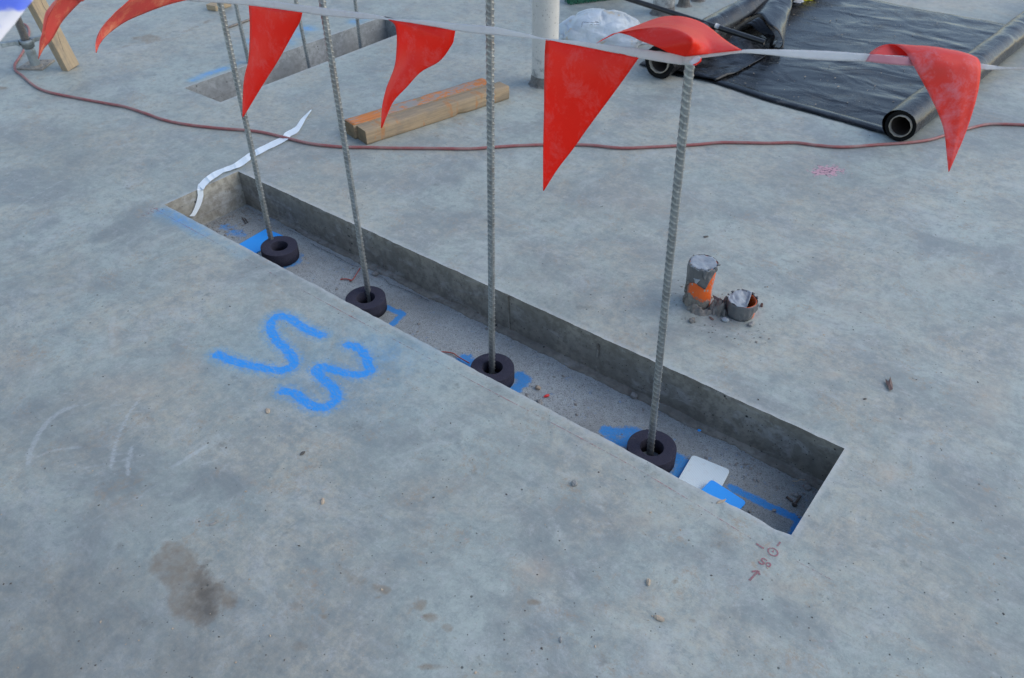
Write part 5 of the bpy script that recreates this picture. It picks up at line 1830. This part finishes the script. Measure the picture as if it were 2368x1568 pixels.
for (x, y, s, mt, sd, lab, z) in (
        (1328, 1120, (.0075, .0095, .007), 'stone', 1, 'small grey stone on the slab below the white card', 0),
        (619, 951, (.011, .007, .004), 'tanstone', 2, 'tan mortar crumb just left of the blue squiggle end', 0),
        (746, 1160, (.005, .011, .003), 'tanstone', 3, 'long tan chip on the open slab under the blue squiggle', 0),
        (1499, 1348, (.010, .005, .005), 'tanstone', 4, 'lumpy tan crumb left of the red arrow', 0),
        (1524, 1431, (.013, .006, .004), 'tanstone', 5, 'ragged tan crumb near the bottom centre right', 0),
        (700, 1049, (.009, .005, .003), 'darkstone', 6, 'dark crushed crumb left of centre on the slab', 0),
        (493, 1212, (.004, .009, .003), 'stone', 7, 'pale grey chip above the brown oily patch', 0),
        (1632, 548, (.010, .006, .003), 'darkstone', 8, 'brown crumb behind the taller orange pipe', 0),
        (1248, 932, (.016, .009, .006), 'stone', 9, 'flat stone in the recess by the near edge, right of the middle ring', ZF),
        (1244, 899, (.010, .008, .009), 'tanstone', 10, 'small pale stone in the recess beside the red plastic bit', ZF),
        (1840, 1146, (.007, .009, .006), 'stone', 11, 'grey stone at the dark right end of the recess', ZF),
        (1867, 1128, (.010, .013, .006), 'stone', 12, 'largest grey stone at the dark right end of the recess', ZF),
        (868, 636, (.014, .012, .010), 'stone', 13, 'round concrete lump in the recess behind the second bar', ZF),
        (1466, 920, (.013, .012, .015), 'stone', 14, 'pale concrete lump at the foot of the far recess wall', ZF),
        (1296, 1480, (.003, .008, .002), 'stone', 15, 'tiny pale sliver near the bottom edge', 0),
        (1600, 743, (.013, .010, .008), 'mortar', 16, 'mortar lump at the front left of the taller orange pipe', 0),
        (1677, 742, (.013, .010, .009), 'ducttop', 17, 'grey angular chip in front of the low orange stub', 0),
        (1737, 752, (.014, .009, .009), 'stone', 18, 'dark broken chip in front right of the low orange stub', 0),
        (1645, 737, (.011, .005, .002), 'leaf', 19, 'brown flake in front of the mortar ridge', 0),
        (1668, 1160, (.014, .004, .002), 'tanstone', 25, 'brown flake of slurry on the slab arris in front of the blue card', 0),
        (2400 - 400, 923, (.006, .003, .002), 'darkstone', 20, 'dark speck beside the dry leaf', 0),
        (1761, 708, (.007, .005, .008), 'leaf', 21, 'small brown crumb right of the low orange stub', 0),
        (1644, 688, (.007, .005, .004), 'tanstone', 22, 'small stone right behind the taller orange pipe', 0)):
    c = G3(x, y, z)
    rock('crumb' if s[0] < .009 else 'stone', (c[0], c[1], z + s[2] * .55), s, M[mt], sd, label=lab, cat='crumb' if s[0] < .009 else 'stone')

# dry leaf fragment on the right
lp = [(2046, 880), (2052, 886), (2056, 880), (2058, 873), (2060, 884), (2063, 892), (2063, 904), (2056, 906), (2053, 899), (2047, 889)]
V = [(*G3(x, y)[:2], .004 + .004 * random.random()) for x, y in lp]
mesh('dry_leaf', V + [(*G3(2056, 892)[:2], .009)], [(i, (i + 1) % 10, 10) for i in range(10)], M['leaf'], None, smoothf=False, thick=.0008, label='shrivelled dark brown leaf lying alone on the right of the slab', cat='leaf')
# threads and red bit in the recess
tube('red_thread', smooth([at(787, 646, ZF + .004), at(800, 645, ZF + .006), at(812, 648, ZF + .005), at(809, 650, ZF + .005), at(817, 645, ZF + .01), at(826, 631, ZF + .012), at(833, 620, ZF + .012)], 30), .0022, M['thread_red'], seg=6,
     label='red thread lying in the recess at the foot of the second bar', cat='thread')
tube('red_thread', smooth([at(1014, 814, ZF + .004), at(1030, 814, ZF + .006), at(1048, 817, ZF + .006), at(1058, 824, ZF + .006), at(1075, 834, ZF + .008), at(1086, 840, ZF + .006)], 30), .0020, M['thread_red'], seg=6,
     label='red thread in the recess reaching the left of the middle foam ring', cat='thread')
a_, b_ = at(1257, 918, ZF + .005), at(1270, 913, ZF + .006)
tube('red_plastic_bit', [a_ + (b_ - a_) * s for s in np.linspace(0, 1, 7)], [.0012, .0035, .0045, .005, .005, .0045, .003], M['redbit'], seg=8, label='bright red pointed plastic bit in the recess', cat='plastic bit')
a_, b_ = at(1838, 1166, ZF + .008), at(1851, 1147, ZF + .008)
bo = root('bolt', a_, label='dark steel bolt lying at the right end of the recess', cat='bolt')
tube('shank', [a_, b_], .0035, M['bolt'], bo, seg=8)
tube('head', [a_ - (b_ - a_) * .12, a_], .0075, M['bolt'], bo, seg=6, smoothf=False)
tube('nail', [at(1819, 1149, ZF + .004), at(1833, 1160, ZF + .004)], .0035, M['bolt'], seg=6, label='short dark nail beside the bolt in the recess', cat='nail')
for (p, q, lab) in (((560, 503), (568, 517), 'left one of two short nails at the left end of the recess'), ((566, 504), (573, 515), 'right one of two short nails at the left end of the recess')):
    tube('nail', [at(*p, ZF + .004), at(*q, ZF + .004)], .0022, M['bolt'], seg=6, label=lab, cat='nail')
tube('straw', smooth([at(1832, 1112, ZF + .012), at(1842, 1113, ZF + .018), at(1852, 1109, ZF + .02), at(1861, 1110, ZF + .018)], 10), .0014, M['tanstone'], seg=5, label='curved straw at the dark end of the recess', cat='straw')
rock('blue_chip', at(1617, 995, ZF + .014), (.006, .004, .004), M['blue'], 3, label='tiny blue plastic chip at the foot of the far recess wall', cat='plastic chip')
tube('joint_nib', [at(0, 0) * 0 + np.array([-1.005, Y1 - .002, -.03]), np.array([-1.005, Y1 - .002, -.085])], .004, M['wall'], seg=6, kind='structure')
tube('joint_nib', [np.array([-1.38, Y1 - .001, -.004]), np.array([-1.378, Y1 - .001, ZF + .01])], .003, M['wall'], seg=6, kind='structure')


# uncountable grit
def grit(name, pts, smin, smax, mat):
    V, F = [], []
    for (x, y, z) in pts:
        s = smin + (smax - smin) * random.random() ** 2.5
        sx, sy, sz = s * random.uniform(.7, 1.5), s * random.uniform(.6, 1.1), s * random.uniform(.4, .8)
        a = random.uniform(0, 6.28); ca, sa = math.cos(a), math.sin(a)
        b = len(V)
        for (u, v, w) in ((1, 0, .1), (0, 1, .2), (-1, 0, 0), (0, -1, .1), (.2, .1, 1), (0, 0, -.3)):
            u += random.uniform(-.25, .25); v += random.uniform(-.25, .25)
            V.append((x + (u * sx * ca - v * sy * sa), y + (u * sx * sa + v * sy * ca), z + w * sz))
        for i in range(4): F += [(b + i, b + (i + 1) % 4, b + 4), (b + (i + 1) % 4, b + i, b + 5)]
    return mesh(name, V, F, mat, None, smoothf=False, kind='stuff')


def inrec(x, y): return (X0 < x < X1 and Y0 - .012 < y < Y1 + .01) or (U0 - .01 < x < U1 + .01 and V0 - .01 < y < V1 + .01)


pts = []
while len(pts) < 900:
    x, y = at(random.uniform(-50, 2400), 1568 * random.random() ** .8)[:2]
    if not inrec(x, y): pts.append((x, y, .0004))
tag(grit('grit', pts[:600], .0008, .0032, M['darkstone']), label='fine dark grit scattered over the slab', cat='grit')
tag(grit('grit', pts[600:], .001, .0036, M['tanstone']), label='fine tan grit scattered over the slab', cat='grit')
pts = []
for k in range(260):
    t = random.random() ** 1.5
    pts.append((X0 + .012 + .16 * t * random.random() + .02 * random.random(), random.uniform(Y0 + .01, Y1 - .02), ZF + .001))
for k in range(60): pts.append((X0 + random.uniform(.05, .3), random.uniform(Y0 + .1, Y1 - .03), ZF + .001))
for k in range(160): pts.append((random.uniform(X0 + .1, X1 - .01), random.uniform(Y0 + .01, Y1 - .01), ZF + .001))
for k in range(50): pts.append((random.uniform(X1 - .35, X1 - .01), random.uniform(Y1 - .12, Y1 - .01), ZF + .002))
tag(grit('rubble', pts, .002, .0085, M['stone']), label='crumbled concrete rubble on the recess floor', cat='rubble')
pts = []
for k in range(120):
    c = at(1660, 725); a = random.uniform(0, 6.28); r = .05 + .12 * random.random()
    pts.append((c[0] + r * math.cos(a) * 1.3 - .01, c[1] + r * math.sin(a) * .8, .0005))
tag(grit('mortar_crumbs', pts, .001, .005, M['mortar']), label='mortar crumbs round the orange pipe stubs', cat='crumbs')
pts = []
for k in range(220):
    pts.append((random.uniform(-1.85, -.85), random.uniform(3.85, 5.6), .012))
tag(grit('sheet_grit', pts, .0015, .006, M['tanstone']), label='tan grit on the black polythene sheet', cat='grit')
